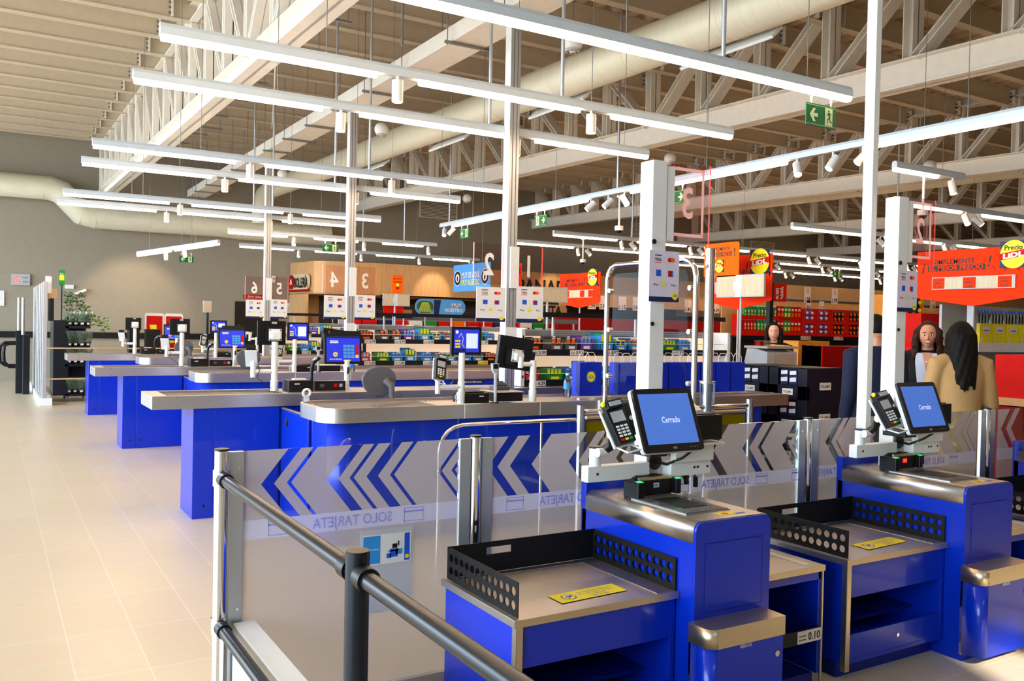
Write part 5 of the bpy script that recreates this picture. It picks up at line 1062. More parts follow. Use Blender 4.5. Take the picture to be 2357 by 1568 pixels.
for k in range(8): b.add([(.05+.035*k, -.004, 1.81), (.075+.035*k, -.004, 1.80), (.14+.016*k, -.004, 1.98), (.125+.016*k, -.004, 1.98)], [(0, 1, 2, 3)], BAN)
b.add([(.36, -.003, 1.77), (.46, -.003, 1.77), (.5, -.003, 2.03), (.36, -.003, 2.03)], [(0, 1, 2, 3)], NAVY)
b.text('MUY', (.82, -.003, 1.945), X, Z, .065, PAPER, .2, .02); b.text('NUESTRO', (.76, -.003, 1.85), X, Z, .065, PAPER, .36, .02); b.build('board', t); b = MB(); b.cyl((.2, .02, 0), (.2, .02, 1.78), .01, LGREY, 8); b.build('stand_pole', t)
t = thing('shelf_sign', 'oak sign reading FRUTA with a green apple disc', 'sign', (12.19, 20, 0)); b = MB(); b.rect((0, 0, 1.85), X*1.55, Z*.34, TAN, .14, d=(0, .03, 0)); b.text('FRUTA', (.92, -.003, 2.03), X, Z, .24, INK, .92, .035); b.disc((.2, -.01, 2.0), X*.21, Z*.23, GREEN, 28, d=(0, -.01, 0))
b.tube([(.2+.09*math.cos(k*.45), -.025, 1.98+.1*math.sin(k*.45)) for k in range(14)], .009, PAPER, 6, closed=True); b.tube([(.2, -.025, 2.08), (.22, -.025, 2.14)], .009, PAPER, 6); b.build('board', t); MB().cyl((.8, .02, 0), (.8, .02, 1.87), .02, LGREY, 8).build('stand_pole', t)
for loc, w, h, tx, lab, mm in (((6.06, 14.6, 1.76), .38, .24, 'OFERTON', 'red OFERTON card behind the pale wood holder', RED), ((6.86, 20, 1.86), .32, .2, 'MEJOR PRECIO', 'red arrow shaped card in front of the black brick', RED), ((7.22, 13.2, 1.77), .26, .22, '', 'yellow green box sign with a leaf balloon', YELLOW)):
    t = thing('card_sign', lab, 'sign', loc); b = MB(); b.rect((0, 0, 0), X*w, Z*h, mm, d=(0, .02, 0))
    if tx: b.text(tx, (w*.55, -.002, h*.55), X, Z, h*.2, INK, w*.75)
    else: b.disc((w*.6, -.002, h*.5), X*w*.3, Z*h*.3, GREEN, 18); b.rect((-.0, -.002, 0), X*.06, Z*h, GREEN)
    b.build('board', t); MB().cyl((w/2, .02, -loc[2]), (w/2, .02, 0), .012, LGREY, 8).build('stand_pole', t)
t = thing('fire_extinguisher_sign', 'red fire extinguisher sign on a black post', 'sign', (9.76, 9.0, 0)); MB().box(-.035, .035, -.035, .035, 0, 2.3, MBLACK).build('post', t)
b = MB(); b.rect((.04, -.03, 2.03), X*.27, Z*.26, RED, d=(0, .006, 0)); b.rect((.09, -.032, 2.06), X*.05, Z*.14, PAPER, .01); b.rect((.1, -.033, 2.11), X*.03, Z*.03, RED); b.rect((.095, -.032, 2.21), X*.06, Z*.015, PAPER); b.rect((.085, -.032, 2.13), X*.012, Z*.09, PAPER)
for k in range(4): b.tube([(.18, -.034, 2.07+.045*k), (.21, -.034, 2.09+.045*k), (.24, -.034, 2.13+.04*k)], [.012, .014, .003], PAPER, 6)
b.build('sign_plate', t)
# ================================================================ RED SHELVES AT THE BACK RIGHT
sh = thing('perimeter_shelf', 'long oak topped shelf unit full of red cartons, back right', 'shelf', (0, 14, 0))
b = MB(); b.box(14.0, 30, 0, .03, 2.36, 2.66, OAK); b.box(14.0, 30, .3, .33, 0, 2.3, TAN); b.box(14, 30, -.02, .0, 2.34, 2.36, LGREY); b.build('oak_fascia', sh)
b = MB(); b.box(14.2, 30, -.02, .3, 1.44, 1.48, ANTH); b.box(14.2, 30, -.04, -.02, 1.40, 1.50, ANTH); b.build('shelf_board', sh); MB().box(14.2, 30, -.02, .3, .66, .7, ANTH).build('shelf_board', sh)
b = MB(); b.box(14.2, 30, .15, .2, 0, 1.44, MBLACK); b.build('back_panel', sh)
for k, (x, tx) in enumerate(((16.35, '2.29'), (17.5, '1.99'), (18.6, '1.29'), (19.6, '0.99'), (20.9, '1.09'))): b = MB(); price_tag(b, x, -.042, 1.45, tx, .34, .09, PINKP); b.build('price_tag', sh)
for x, z, tx, wh in ((16.4, 2.45, '1.39', 'right of the fire extinguisher sign'), (17.35, 2.45, '1.99', 'left of the tall white column'), (19.85, 2.44, '2.79', 'beside the second sign post'), (21.2, 2.42, '1.25', 'at the corner of the largest orange sign')):
    t = MB(); t.rect((-.11, -.012, -.18), X*.22, Z*.36, PINKP, .015, d=(0, .004, 0)); t.text(tx, (0, -.014, -.1), X, Z, .1, INK, .18, .02); 
    for q in range(3): t.rect((-.05, -.014, .05+.04*q), X*.1, Z*.012, GREYP)
    tag(t.build('price_card', loc=(x, 13.99, z)), 'tall pink price card %s %s' % (tx, wh), 'price card')
for x, tx, wh in ((16.45, '0.95', 'above the left purple bags'), (16.9, '2.19', 'above the right purple bags'), (21.9, '4.69', 'leftmost under the largest orange sign'), (22.2, '8.39', 'second under the largest orange sign'), (22.6, '6.89', 'third under the largest orange sign'), (24.2, '17.45', 'just right of the sign pole'), (24.6, '10.99', 'second right of the sign pole'), (25.2, '9.99', 'farthest right of the sign pole')):
    t = MB(); t.rect((-.08, -.012, -.11), X*.16, Z*.22, PINKP, d=(0, .004, 0)); t.text(tx, (0, -.014, -.04), X, Z, .07, INK, .13, .02)
    tag(t.build('price_card', loc=(x, 13.99, 2.21 if x < 20 else 2.27)), 'small pink card priced %s %s' % (tx, wh), 'price card')
fa = thing('oak_fascia', 'oak fascia with pink price cards behind the clear screen', 'shelf', (0, 17.5, 0)); b = MB(); b.box(11.8, 19.5, 0, .03, 2.1, 2.42, OAK); b.box(11.8, 19.5, 0, .3, 0, 1.9, DRED); b.box(11.8, 19.5, -.05, .3, 1.25, 1.3, ANTH); b.build('board', fa)
for x, tx, wh in ((12.75, '1.99', 'just left of the screen frame'), (13.1, '3.99', 'at the left frame tube'), (13.7, '1.15', 'left inside the screen'), (14.15, '0.89', 'left of the white sign post'), (15.9, '1.45', 'right of the white sign post'), (16.9, '4.09', 'near the right frame tube')):
    t = MB(); t.rect((-.12, -.012, -.18), X*.24, Z*.34, PINKP, d=(0, .004, 0)); t.text(tx, (0, -.014, -.1), X, Z, .1, INK, .2, .02)
    tag(t.build('price_card', loc=(x, 17.49, 2.22)), 'pink card %s on the farther oak fascia, %s' % (tx, wh), 'price card')
# cans
def can(m1): 
    b = MB(); b.cyl((0, 0, 0), (0, 0, .235), .045, m1, 14); b.cyl((0, 0, .235), (0, 0, .25), .047, PAPER, 14); b.disc((0, -.046, .13), X*.022, Z*.035, PAPER, 10); b.disc((0, -.047, .05), X*.02, Z*.03, YELLOW, 10); return b
NM = ['first', 'second', 'third', 'fourth', 'fifth', 'sixth', 'seventh', 'eighth', 'ninth', 'tenth', 'eleventh', 'twelfth']
cp = {}
for lev, z in (('upper', 1.90), ('lower', 1.60)):
    for k in range(10):
        m = 'green' if (lev == 'upper' or k > 3) else 'red'; x = 14.33+.1*k+.02*(k//4); lb = '%s crisp can on the %s red tray, %s from left' % (m, lev, NM[k])
        if m not in cp: cp[m] = tag(can(GREEN if m == 'green' else RED).build('crisp_can', loc=(x, 13.95, z)), lb, 'can', 'crisp cans on red trays')
        else: dup(cp[m], (x, 13.95, z), lb)
tag(MB().box(0, 1.12, -.06, .2, 1.86, 1.90, RED).box(0, 1.12, -.065, -.06, 1.84, 1.93, RED).box(0, 1.12, -.06, .2, 1.48, 1.6, RED).box(-.06, 0, -.06, .2, 1.48, 1.95, RED).build('display_tray', loc=(14.22, 13.95, 0)), 'red two level tray holding the crisp cans', 'tray')
bx = None; PKC = [RED, RED, GREEN, GREEN, RED, RED, RED]
for lev, z in (('upper', 1.90), ('lower', 1.58)):
    for k in range(7):
        lb = '%s slim crisp box on the %s level, %s from left' % ('green' if k in (2, 3) else 'red', lev, NM[k]); key = 'g' if k in (2, 3) else 'r'
        if key not in cp:
            b = MB(); b.box(0, .1, 0, .1, 0, .26, PKC[k]); b.rect((.015, -.001, .03), X*.07, Z*.08, ORANGE2 if key == 'r' else YELLOW); b.rect((.015, -.001, .16), X*.07, Z*.05, PAPER); cp[key] = tag(b.build('crisp_box', loc=(15.36+.112*k, 13.93, z)), lb, 'box', 'slim crisp boxes')
        else: dup(cp[key], (15.36+.112*k, 13.93, z), lb)
tag(MB().box(0, .82, 0, .2, 1.49, 1.58, RED).box(0, .82, .0, .2, 1.84, 1.9, RED).build('display_tray', loc=(15.34, 13.96, 0)), 'red two level tray holding the slim crisp boxes', 'tray')
def carton(w, h, d, box, kind, n=4, seed=1, wm=.14):
    """display carton with cut out window and bags inside"""
    rq = random.Random(seed); t = thing('display_carton', '', 'carton'); b = MB(); e = w*wm
    b.box(0, e, 0, d, 0, h, box); b.box(w-e, w, 0, d, 0, h, box); b.box(e, w-e, 0, d, 0, h*.17, box); b.box(e, w-e, 0, .01, h*.9, h, box); b.box(e, w-e, d-.01, d, 0, h, box); b.build('box', t)
    c1, c2 = kind; nx = max(1, n//2)
    for i in range(nx):
        for j in range(2):
            q = MB(); cx = e+(w-2*e)*(i+.5)/nx; cz = h*(.34+.36*j); q.ball((cx, .05, cz), ((w-2*e)/nx*.52, .05, h*.22), c1, 10, 8, lambda v: V3((v.x*(1+.12*math.sin(9*v.z)), v.y, v.z*(1+.1*math.sin(7*v.x)))))
            q.disc((cx, .0-.002, cz), X*(w-2*e)/nx*.28, Z*h*.1, c2, 10); q.disc((cx+.01, -.003, cz-h*.1), X*(w-2*e)/nx*.2, Z*h*.05, ORANGE2, 8); q.build('bag', t)
    return t
cars = []
def put(proto, x, y, z, lab, rz=0, grp='display cartons on the red shelves'):
    if not proto.get('label'): proto['label'] = lab; proto['group'] = grp; proto.location = (x, y, z); proto.rotation_euler.z = rz; return proto
    return dup(proto, (x, y, z), lab, rz)
ca = carton(.48, .32, .3, RED, (PURPLE, PAPER)); cb = carton(.56, .32, .3, RED, (INK, ORANGE2), 6, 3)
for lev, z in (('lower', 1.49), ('upper', 1.81)):
    for k, x in enumerate((16.18, 16.67)): put(ca, x, 13.92, z, 'red carton with purple bags, %s row, %s from left' % (lev, NM[k]))
    for k, x in enumerate((17.17, 17.74, 18.31, 18.9, 19.5, 20.9, 21.5, 22.1)): put(cb, x, 13.92, z, 'red carton with black bags, %s row, %s from left' % (lev, NM[k]))
GOLDB = mat('gold_tray_card', 'd88a14', .5)
cg = carton(.9, .36, .35, GOLDB, (INK, YELLOW), 10, 5, .02)
for k, (x, z, lab) in enumerate(((12.35, 1.50, 'golden tray with black snack bags right of the sign post, lower'), (12.35, 1.86, 'golden tray with black snack bags right of the sign post, upper'))): put(cg, x, 8.9+.0*k, z, lab, 0, 'golden snack trays')
tag(MB().box(0, 1.0, 0, .5, 0, 1.48, MBLACK).box(0, 1.0, -.01, 0, 1.42, 1.5, PINKP).build('card_plinth', loc=(12.3, 8.9, 0)), 'black base shelf under the golden snack trays', 'shelf')
cc = carton(.62, .5, .35, GOLDB, (SKYB, RED), 6, 8, .1); put(cc, 9.35, 8.1, .97, 'golden tray with blue crisp bags beside the steel desk', 0, 'golden snack trays'); put(cc, 9.35, 8.1, .45, 'golden tray with blue crisp bags, lower of the pair', 0, 'golden snack trays')
tag(MB().box(0, .66, 0, .4, 0, .44, RED).build('card_plinth', loc=(9.33, 8.12, 0)), 'red base under the blue crisp bags', 'base')
cd = carton(.46, .46, .35, ORANGE2, (YELLOW, RED), 4, 9, .12)
for k in range(2): put(cd, 8.05, 6.55, .1+.46*k, ('lower', 'upper')[k]+' orange tray with yellow snack bags beside the black boxes', 0, 'golden snack trays')
tag(MB().box(0, .46, 0, .35, 0, .1, DRED).build('card_plinth', loc=(8.05, 6.55, 0)), 'dark red base under the orange snack trays', 'base')
tag(MB().box(0, 1.2, 0, .3, 0, 1.42, DRED).box(.0, .02, -.01, .3, 0, 1.42, RED).build('red_partition', loc=(8.9, 7.35, 0)), 'tall plain dark red display panel behind the black boxes', 'panel')
ce = carton(.4, .55, .3, RED, (RED, YELLOW), 4, 12, .1)
for k in range(2): put(ce, 8.9, 5.98, .35+.56*k, ('lower', 'upper')[k]+' red carton with red crisp bags left of the smiling woman', 0, 'red crisp cartons')
tag(MB().box(0, .4, 0, .3, 0, .35, RED).build('card_plinth', loc=(8.9, 5.98, 0)), 'red base under the red crisp bags', 'base')
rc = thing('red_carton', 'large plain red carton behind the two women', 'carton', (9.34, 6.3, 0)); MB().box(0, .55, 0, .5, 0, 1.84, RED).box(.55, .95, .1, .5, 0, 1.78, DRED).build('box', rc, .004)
# bottle shelf at the right
s = thing('bottle_shelf', 'light grey shelf unit with yellow boxed bottles at the right edge', 'shelf', (9.04, 5.45, 0)); b = MB(); b.box(-.1, 0, .0, .05, 0, 1.93, LGREY); b.box(0, 3.0, .4, .43, 0, 1.93, LGREY); b.build('frame', s)
b = MB(); b.box(0, 3, -.02, .4, 1.46, 1.5, LGREY); b.box(0, 3, -.03, -.02, 1.42, 1.52, WHITE); b.build('shelf_board', s); b = MB(); b.box(0, 3, -.3, .4, 1.05, 1.09, LGREY); b.box(0, 3, -.31, -.3, 1.03, 1.1, WHITE); b.build('shelf_board', s); MB().box(-.02, .02, -.3, .4, 0, 1.1, ANTH).build('base_panel', s)
yb = None
for k in range(5):
    if yb is None:
        yb = thing('boxed_bottles', '', 'bottles', (0, 0, 0)); b = MB(); b.box(0, .24, 0, .2, 0, .22, YELLOW); b.rect((.05, -.001, .12), X*.14, Z*.07, PAPER); b.rect((.07, -.002, .14), X*.1, Z*.012, GREYP); b.disc((.04, -.001, .04), X*.025, Z*.025, PAPER, 10); b.build('yellow_box', yb)
        for q in range(4): b = MB(); b.tube([(.03+.06*q, .05, .2), (.03+.06*q, .05, .3), (.03+.06*q, .05, .34)], [.026, .024, .012], ACRYL2, 10); b.cyl((.03+.06*q, .05, .34), (.03+.06*q, .05, .365), .015, SCRD2, 10); b.build('bottle_neck', yb)
    lab = 'yellow box of blue capped bottles, %s from left' % NM[k]; p = (9.10+.26*k, 5.45, 1.505)
    if k == 0: yb.location = p; yb['label'] = lab; yb['group'] = 'yellow boxed bottles'
    else: dup(yb, p, lab)
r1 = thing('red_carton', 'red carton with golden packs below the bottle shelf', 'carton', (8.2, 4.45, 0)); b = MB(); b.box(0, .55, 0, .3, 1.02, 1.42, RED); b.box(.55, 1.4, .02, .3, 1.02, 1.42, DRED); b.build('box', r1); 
for k in range(4):
    b = MB(); b.tube([(.6, .0, 1.08+.09*k), (.72, -.03, 1.08+.09*k), (.9, -.03, 1.08+.09*k)], .045, (RED, ORANGE2)[k % 2], 10); b.tube([(.78, -.035, 1.08+.09*k), (.95, -.035, 1.08+.09*k)], .046, GOLDB, 10); b.build('pack', r1)
MB().box(-.05, 1.5, -.03, .35, .95, 1.02, TAN).build('card_base', r1)
r2 = thing('red_carton', 'dark red carton with striped packs, lowest at the right', 'carton', (8.15, 4.45, 0)); b = MB(); b.box(0, 1.5, 0, .35, .0, .94, DRED); b.build('box', r2)
for k in range(4): b = MB(); b.tube([(.25, -.01, .58+.09*k), (.5, -.01, .58+.09*k)], .04, RED, 10); b.tube([(.45, -.012, .58+.09*k), (.62, -.012, .58+.09*k)], .041, GOLDB, 10); b.build('pack', r2)
# middle gondolas seen over the impulse shelves
g = thing('gondola', 'long low grey gondola with red packs behind the impulse shelves', 'shelf', (6.6, 18.2, 0)); b = MB(); b.box(0, 10, 0, .5, 0, 1.1, LGREY); b.box(0, 10, .2, .25, 0, 1.75, LGREY); b.box(0, 10, -.02, .2, 1.35, 1.38, LGREY); b.box(0, 10, -.02, 0, 1.08, 1.14, ANTH); b.build('frame', g)
gp = {}
ORDN = [a+b for a in ('', 'twenty-') for b in ('first first second third fourth fifth sixth seventh eighth ninth tenth eleventh twelfth thirteenth fourteenth fifteenth sixteenth seventeenth eighteenth nineteenth twentieth').split()][1:21]+['twenty-first', 'twenty-second', 'twenty-third', 'twenty-fourth', 'twenty-fifth', 'twenty-sixth']
for k in range(26):
    key = (RED, RED, NAVY, RED, PAPER, GREEN, RED, ORANGE2)[k % 8]; nm = {'red_card': 'red', 'navy_print': 'navy', 'paper': 'white', 'green_print': 'green', 'orange_card_warm': 'orange'}[key.name]
    x = 6.7+.37*k; lb = '%s shelf box on the rear gondola, %s of the row' % (nm, ORDN[k]); 
    if nm not in gp: b = MB(); b.box(0, .33, 0, .16, 0, .28, key); b.rect((.05, -.001, .1), X*.22, Z*.07, PAPER if nm != 'white' else RED); gp[nm] = tag(b.build('shelf_box', loc=(x, 18.2, 1.38)), lb, 'box', 'shelf boxes on the rear gondola')
    else: dup(gp[nm], (x, 18.2, 1.38), lb)
h = thing('header_rail', 'dark grey header rail on posts behind the middle impulse shelf', 'rail', (6.0, 17.0, 0)); b = MB(); b.box(0, 6, 0, .06, 1.66, 1.76, GREYP)
for x in (.1, 3, 5.9): b.cyl((x, .03, 0), (x, .03, 1.66), .02, LGREY, 8)
b.build('rail', h)
# ================================================================ BLACK PASTA BOXES AND DESK
def black_box(w, d, h, open_x=True):
    t = thing('black_carton', '', 'carton'); b = MB(); m = .2
    b.box(.04, w, 0, d, 0, h, BBOX); b.box(0, .04, 0, d, 0, h*.42, BBOX); b.box(0, .04, 0, d*.24, 0, h, BBOX); b.box(0, .04, d*.76, d, 0, h, BBOX); b.box(0, .04, 0, d, h*.97, h, BBOX); b.build('box', t, .002)
    for k in range(2):
        q = MB(); y0 = d*(.28+.23*k); q.prism([(.012, y0, h*.45), (.012, y0+d*.2, h*.43), (.012, y0+d*.2, h*.93), (.012, y0, h*.9)], (.03, 0, 0), NAVY); q.add([(.010, y0+.01, h*.55), (.010, y0+d*.19, h*.53), (.010, y0+d*.19, h*.66), (.010, y0+.01, h*.69)], [(0, 1, 2, 3)], PAPER); q.add([(.010, y0+.01, h*.78), (.010, y0+d*.19, h*.76), (.010, y0+d*.19, h*.88), (.010, y0+.01, h*.9)], [(0, 1, 2, 3)], PAPER); q.build('pack', t)
    b = MB(); b.rect((-.001, d*.64, h*.12), -Y*d*.28, Z*h*.2, PAPER); b.text('ITALIAMO', (-.002, d*.5, h*.22), -Y, Z, h*.08, INK, d*.22); b.rect((w*.35, -.001, h*.3), X*w*.32, Z*h*.24, PAPER); b.text('ITALIAMO', (w*.51, -.002, h*.42), X, Z, h*.09, INK, w*.26); b.build('label', t)
    return t
BBOX = mat('black_card', '0b0f20', .5)
pb_ = black_box(.52, .48, .31)
pp_ = ['bottom', 'second', 'third', 'top']
for c_, y in enumerate((5.8, 6.3)):
    for k in range(4): put(pb_, 6.83, y, .31*k, '%s black ITALIAMO carton in the %s stack' % (pp_[k], ('nearer', 'farther')[c_]), 0, 'black ITALIAMO cartons')
d = thing('steel_desk', 'grey steel service desk with papers in front of the seated woman', 'desk', (7.44, 6.88, 0)); b = MB(); b.box(0, .48, 0, .35, 0, 1.2, STEEL); b.prism([(0, 0, 1.2), (0, 0, 1.36), (0, .3, 1.42), (0, .35, 1.2)], (.48, 0, 0), LGREY); b.box(.1, .44, -.005, 0, 1.22, 1.34, mat('desk_beige', 'a89c8c', .5)); b.build('body', d, .01)
MB().box(-.02, .50, -.02, .33, 1.40, 1.425, mat('desk_beige', 'a89c8c')).build('top', d)
tag(MB().box(0, .16, 0, .1, 0, .06, ACRYL).box(.01, .07, .02, .08, .005, .045, RED).build('clear_box', loc=(7.44, 6.98, 1.427)), 'small clear box with red slips on the steel desk', 'box')
pt = MB(); pt.box(0, .25, 0, .2, 0, .006, PAPER); pt.box(.05, .2, .05, .2, .006, .012, YELLOW); tag(pt.build('paper_sheets', loc=(7.64, 6.96, 1.427)), 'yellow and white paper sheets on the steel desk', 'papers')
# ================================================================ PEOPLE
def loft(b, rings, m, n=24):
    """rings: (x, y, z, rx, ry)"""
    vs = []; L = len(rings)
    for (x, y, z, rx, ry) in rings:
        for j in range(n): t = 2*math.pi*j/n; vs.append((x+rx*math.cos(t), y+ry*math.sin(t), z))
    fs = [(i*n+j, i*n+(j+1) % n, (i+1)*n+(j+1) % n, (i+1)*n+j) for i in range(L-1) for j in range(n)]
    fs += [tuple(range(n))[::-1], tuple(range((L-1)*n, L*n))]; return b.add(vs, fs, m, True)
def fuse(o, vox, sm=6):
    r = o.modifiers.new('fuse', 'REMESH'); r.mode = 'VOXEL'; r.voxel_size = vox; r.use_smooth_shade = True
    s = o.modifiers.new('soft', 'SMOOTH'); s.factor = .5; s.iterations = sm; return o
def face(v):
    """unit sphere to head shape, face towards -y"""
    x, y, z = v; f = max(0, -y)
    if z < -.1: k = 1-.42*((-z-.1)/.9)**1.3; x *= k; y *= 1-.18*((-z-.1)/.9)
    g = lambda cx, cz, s, sz=None: math.exp(-((x-cx)/s)**2-((z-cz)/(sz or s))**2)
    d = 0
    d += .20*g(0, -.17, .12, .12)+.11*g(0, .02, .09, .16)            # nose
    d -= .10*(g(.36, .03, .2, .13)+g(-.36, .03, .2, .13))            # eye sockets
    d += .05*(g(.36, .2, .25, .07)+g(-.36, .2, .25, .07))            # brows
    d += .07*g(0, -.44, .26, .07)-.035*g(0, -.455, .22, .02)+.06*g(0, -.55, .2, .05)+.10*g(0, -.8, .24, .15)
    d += .05*(g(.45, -.25, .2)+g(-.45, -.25, .2))
    if f > 0: y -= d*min(1, f*2)
    return V3((x, y, z))
def hand(b, w, d, m, up=Z, s=1, side=1, curl=.5):
    """palm from wrist point w in direction d with five fingers; side gives the thumb side"""
    w, d = V3(w), V3(d).normalized(); a = up.cross(d).normalized()*side; n = d.cross(a).normalized()*-1
    c = w+d*.045*s
    b.tube([w-d*.02, w+d*.02*s, w+d*.05*s, w+d*.085*s], [.024*s, .028*s, .036*s, .033*s], m, 10)
    for k, (L, o) in enumerate(((.075, .026), (.085, .009), (.078, -.009), (.06, -.026))):
        p0 = w+d*.08*s+a*o*s; dn = (d-n*curl*.5).normalized(); p1 = p0+dn*L*.45*s; dn2 = (d-n*curl*1.3).normalized(); p2 = p1+dn2*L*.32*s; p3 = p2+(dn2-n*curl*.6).normalized()*L*.25*s
        b.tube([p0, p1, p2, p3], [.0105*s, .0095*s, .0085*s, .0065*s], m, 8)
    q0 = w+d*.03*s+a*.026*s; q1 = q0+(d*.5+a*.8).normalized()*.035*s; q2 = q1+(d*.9+a*.25-n*.2).normalized()*.035*s
    b.tube([q0, q1, q2], [.014*s, .0115*s, .009*s], m, 8)
def person(label, loc, rz, H, torso_m, leg_m, hair_m, skin, arms, head_turn=0, male=False, smile=False, sleeve_end=.97, shirt=None, hair='long', skinr=1):
    t = thing('person', label, 'person', loc, rz); k = H/1.7; sw = .205 if male else .175
    # body: one continuous skin surface
    b = MB(Matrix.Scale(k, 4))
    loft(b, [(0, 0, .80, .14, .10), (0, 0, .92, .155, .11), (0, 0, 1.06, .125, .09), (0, -.005, 1.22, .145, .10), (0, 0, 1.34, .155, .095), (0, .005, 1.40, .12, .07), (0, .01, 1.44, .055, .055), (0, .005, 1.50, .048, .05), (0, -.005, 1.54, .05, .055)], skin)
    for s in (-1, 1): b.tube([(s*.08, 0, .88), (s*.09, -.005, .48), (s*.09, .01, .1), (s*.09, 0, .06)], [.085, .055, .04, .042], skin, 12); b.tube([(s*.09, .03, .04), (s*.095, -.1, .035), (s*.1, -.18, .025)], [.038, .04, .028], skin, 10)
    for s, (el, wr, hd) in zip((-1, 1), arms):
        b.tube([(s*(sw-.02), .005, 1.375), tuple((V3((s*(sw-.02), .005, 1.375))+V3(el))/2), el, tuple((V3(el)*.6+V3(wr)*.4)), wr], [.05, .045, .036, .036, .025], skin, 12); hand(b, wr, hd, skin, side=-s)
    hd_T = Matrix.Scale(k, 4) @ Matrix.Translation((0, -.016, 1.575)) @ Matrix.Rotation(head_turn, 4, 'Z'); hb = MB(hd_T); hb.ball((0, 0, 0), (.071, .088, .112), skin, 44, 34, face)
    for s in (-1, 1): hb.ball((s*.071, .008, -.012), (.01, .02, .03), skin, 10, 8)
    for v in hb.v: b.v.append(v)
    n0 = len(b.v)-len(hb.v)
    for f in hb.f: b.f.append(tuple(n0+i for i in f)); b.mi.append(0); b.sm.append(True)
    fuse(b.build('body', t), .0062*k, 2)
    for s in (-1, 1):
        e_ = MB(hd_T); e_.ball((s*.027, -.077, .004), (.0145, .009, .0078 if not smile else .006), PAPER, 12, 8); e_.ball((s*.027, -.0832, .004), (.0066, .0035, .0066 if not smile else .0055), EYE, 10, 8); e_.build('eye', t)
        q = MB(hd_T); q.tube([(s*.012, -.088, .0265), (s*.026, -.0875, .0295), (s*.044, -.078, .022)], [.002, .003, .0015], hair_m, 6); q.build('eyebrow', t)
    q = MB(hd_T); LIPS = mat('lips', 'a03a38', .35)
    if smile: q.ball((0, -.0865, -.052), (.027, .009, .0105), LIPS, 14, 8); q.ball((0, -.0905, -.051), (.022, .0065, .0065), PAPER, 12, 6)
    else: q.ball((0, -.0868, -.0525), (.019, .007, .0055), LIPS, 14, 8)
    q.build('mouth', t)
    # clothing
    c = MB(Matrix.Scale(k, 4)); g = .016; z0 = .62 if sleeve_end > .9 and not male else .72
    loft(c, [(0, 0, z0, .19, .135), (0, 0, .85, .178, .13), (0, 0, .95, .17+.01*male, .125), (0, 0, 1.08, .15+.02*male, .112), (0, -.012, 1.22, .17+.02*male, .128), (0, -.004, 1.33, .18+.02*male, .115), (0, .005, 1.405, .14+.02*male, .088), (0, .012, 1.455, .072, .066)], torso_m)
    for s, (el, wr, hd) in zip((-1, 1), arms):
        sh_ = V3((s*(sw-.005), .005, 1.378)); el_, wr_ = V3(el), V3(wr); end = el_+(wr_-el_)*sleeve_end
        c.tube([(s*.09, .005, 1.41), sh_, sh_*.5+el_*.5, el_, el_*.5+end*.5, end], [.06, .066, .058, .052, .048, .04], torso_m, 14)
    fuse(c.build('jacket', t), .011*k, 4)
    l = MB(Matrix.Scale(k, 4)); loft(l, [(0, 0, .74, .16, .12), (0, 0, .9, .165, .12), (0, 0, 1.0, .145, .105)], leg_m)
    for s in (-1, 1): l.tube([(s*.082, 0, .86), (s*.09, -.005, .48), (s*.09, .01, .09)], [.092, .068, .055], leg_m, 14)
    fuse(l.build('trousers', t), .014*k, 4)
    for s in (-1, 1): f = MB(Matrix.Scale(k, 4)); f.tube([(s*.09, .05, .035), (s*.092, -.02, .045), (s*.095, -.12, .04), (s*.1, -.2, .025)], [.035, .046, .045, .026], BLACK, 12); f.cyl((s*.09, .04, .0), (s*.09, .04, .03), .028, BLACK, 10); f.build('shoe', t)
    if shirt:
        p = MB(Matrix.Scale(k, 4)); vs = []; zs = [1.43, 1.40, 1.36, 1.30, 1.22, 1.12, 1.02, .9]; ws = [.075, .085, .085, .08, .07, .06, .06, .062]; ry = [.078, .098, .115, .127, .138, .128, .122, .135]
        for z, w_, r_ in zip(zs, ws, ry):
            for j in range(7): u = -1+2*j/6; vs.append((u*w_, -math.sqrt(max(0, 1-(u*w_/.19)**2))*(r_)-.006-(0 if z < 1.41 else -.01), z))
        fs = [(i*7+j, i*7+j+1, (i+1)*7+j+1, (i+1)*7+j) for i in range(7) for j in range(6)]
        p.add(vs, fs, shirt, True); p.build('shirt', t)
        nk = MB(Matrix.Scale(k, 4)); nk.add([(-.035, -.10, 1.435), (.035, -.10, 1.435), (.0, -.142, 1.28)], [(0, 1, 2)], skin); nk.build('neckline', t)
    # hair
    hr = random.Random(len(label)); a = MB(hd_T)
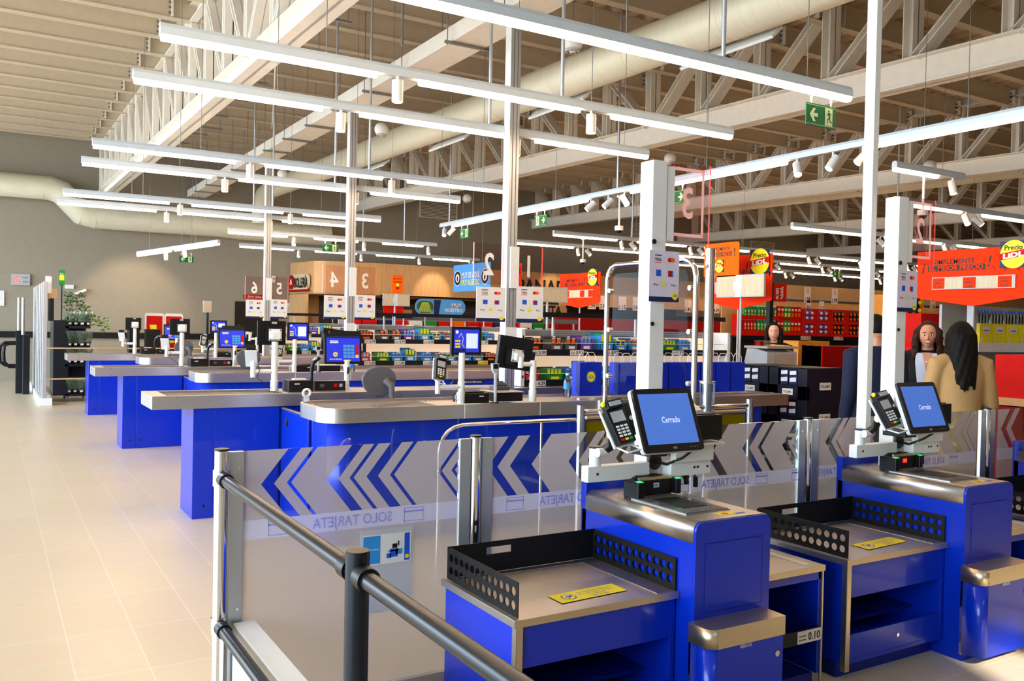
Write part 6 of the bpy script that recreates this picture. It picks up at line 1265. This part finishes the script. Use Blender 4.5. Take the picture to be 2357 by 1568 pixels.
    if hair == 'short':
        a.ball((0, .014, .022), (.079, .09, .103), hair_m, 26, 18, lambda v: V3((v.x, v.y if v.y > -.5 else v.y*.86, v.z if v.z > -.4 else -.4+.2*(v.z+.4)))); fuse(a.build('hair', t), .006, 4)
    else:
        a.ball((0, .016, .026), (.082, .09, .104), hair_m, 26, 18, lambda v: V3((v.x, (v.y if v.y > -.55 or v.z > .55 else -.55-.12*(v.y+.55)), v.z if v.z > -.5 else -.5)))
        ln = {'long': .40, 'curly': .31, 'bob': .19}[hair]; N_ = 34
        for i in range(N_):
            th = R(-28)+R(236)*i/(N_-1); ca_, sa_ = math.cos(th), math.sin(th); lnk = hr.uniform(.84, 1.0); p = [(ca_*.06, .012+sa_*.068, .085)]
            for q_ in range(1, 8):
                u = q_/7; wv = (.012 if hair == 'curly' else .004)*math.sin(q_*2.3+i*1.7)
                sp_ = 1+.16*u+(.28*u if hair == 'curly' else .05*u)
                p.append((ca_*.082*sp_+wv, .016+sa_*.088*sp_+wv+(.02*u if sa_ > 0 else 0), .085-(ln+.1)*u*lnk))
            a.tube(p, [.012, .021, .022, .022, .021, .018, .013, .005], hair_m, 7)
        fuse(a.build('hair', t), .006, 3)
    return t
EYE = mat('dark_eye', '120a06', .2); HAIRD = mat('black_brown_hair', '0d0806', .65, spec=.15, var=.3, vscale=9, stretch=(9, 9, .6)); HAIRB = mat('brown_hair', '2e170c', .6, spec=.2, var=.45, vscale=9, stretch=(8, 8, .8))
BEIGE = mat('camel_jacket', 'b08a58', .8, var=.05); NAVYC = mat('navy_suit', '141a34', .8); BLKC = mat('black_jacket', '0a0a0c', .8); SHIRT = mat('pale_blue_shirt', 'c4cce0', .7); WSHIRT = mat('white_shirt', 'dcdce0', .7)
face_to = lambda dx, dy: math.atan2(dy, dx)+math.pi/2
down = (((-.23, .02, 1.08), (-.22, -.06, .84), (0, -.15, -1)), ((.23, .02, 1.08), (.22, -.06, .84), (0, -.15, -1)))
fold = (((-.23, -.03, 1.10), (-.03, -.24, 1.16), (1, .0, -.1)), ((.24, -.03, 1.10), (.06, -.22, 1.09), (-.7, -.1, -.5)))
hold = (((-.23, .0, 1.10), (-.07, -.23, 1.15), (.6, -.4, .35)), ((.23, .0, 1.10), (.07, -.23, 1.15), (-.6, -.4, .35)))
person('person with long dark hair in a camel jacket, seen from behind', (6.16, 3.83, 0), face_to(.62, .9), 1.70, BEIGE, BLKC, HAIRD, SKIN2, hold, 0, hair='long')
person('smiling person with curly brown hair, black jacket and pale blue shirt', (6.86, 4.56, 0), face_to(-.86, -.50), 1.71, BLKC, BLKC, HAIRB, SKIN, fold, R(4), smile=True, sleeve_end=.45, shirt=SHIRT, hair='curly')
person('person with shoulder length dark hair in a black jacket behind the steel desk', (8.22, 7.5, 0), face_to(-.85, -.55), 1.70, BLKC, BLKC, HAIRD, SKIN2, down, R(8), shirt=WSHIRT, hair='bob')
person('person in a navy suit seen from behind, half hidden by the white column', (5.95, 4.40, 0), face_to(.35, 1), 1.75, NAVYC, NAVYC, HAIRD, SKIN, down, 0, male=True, hair='short')
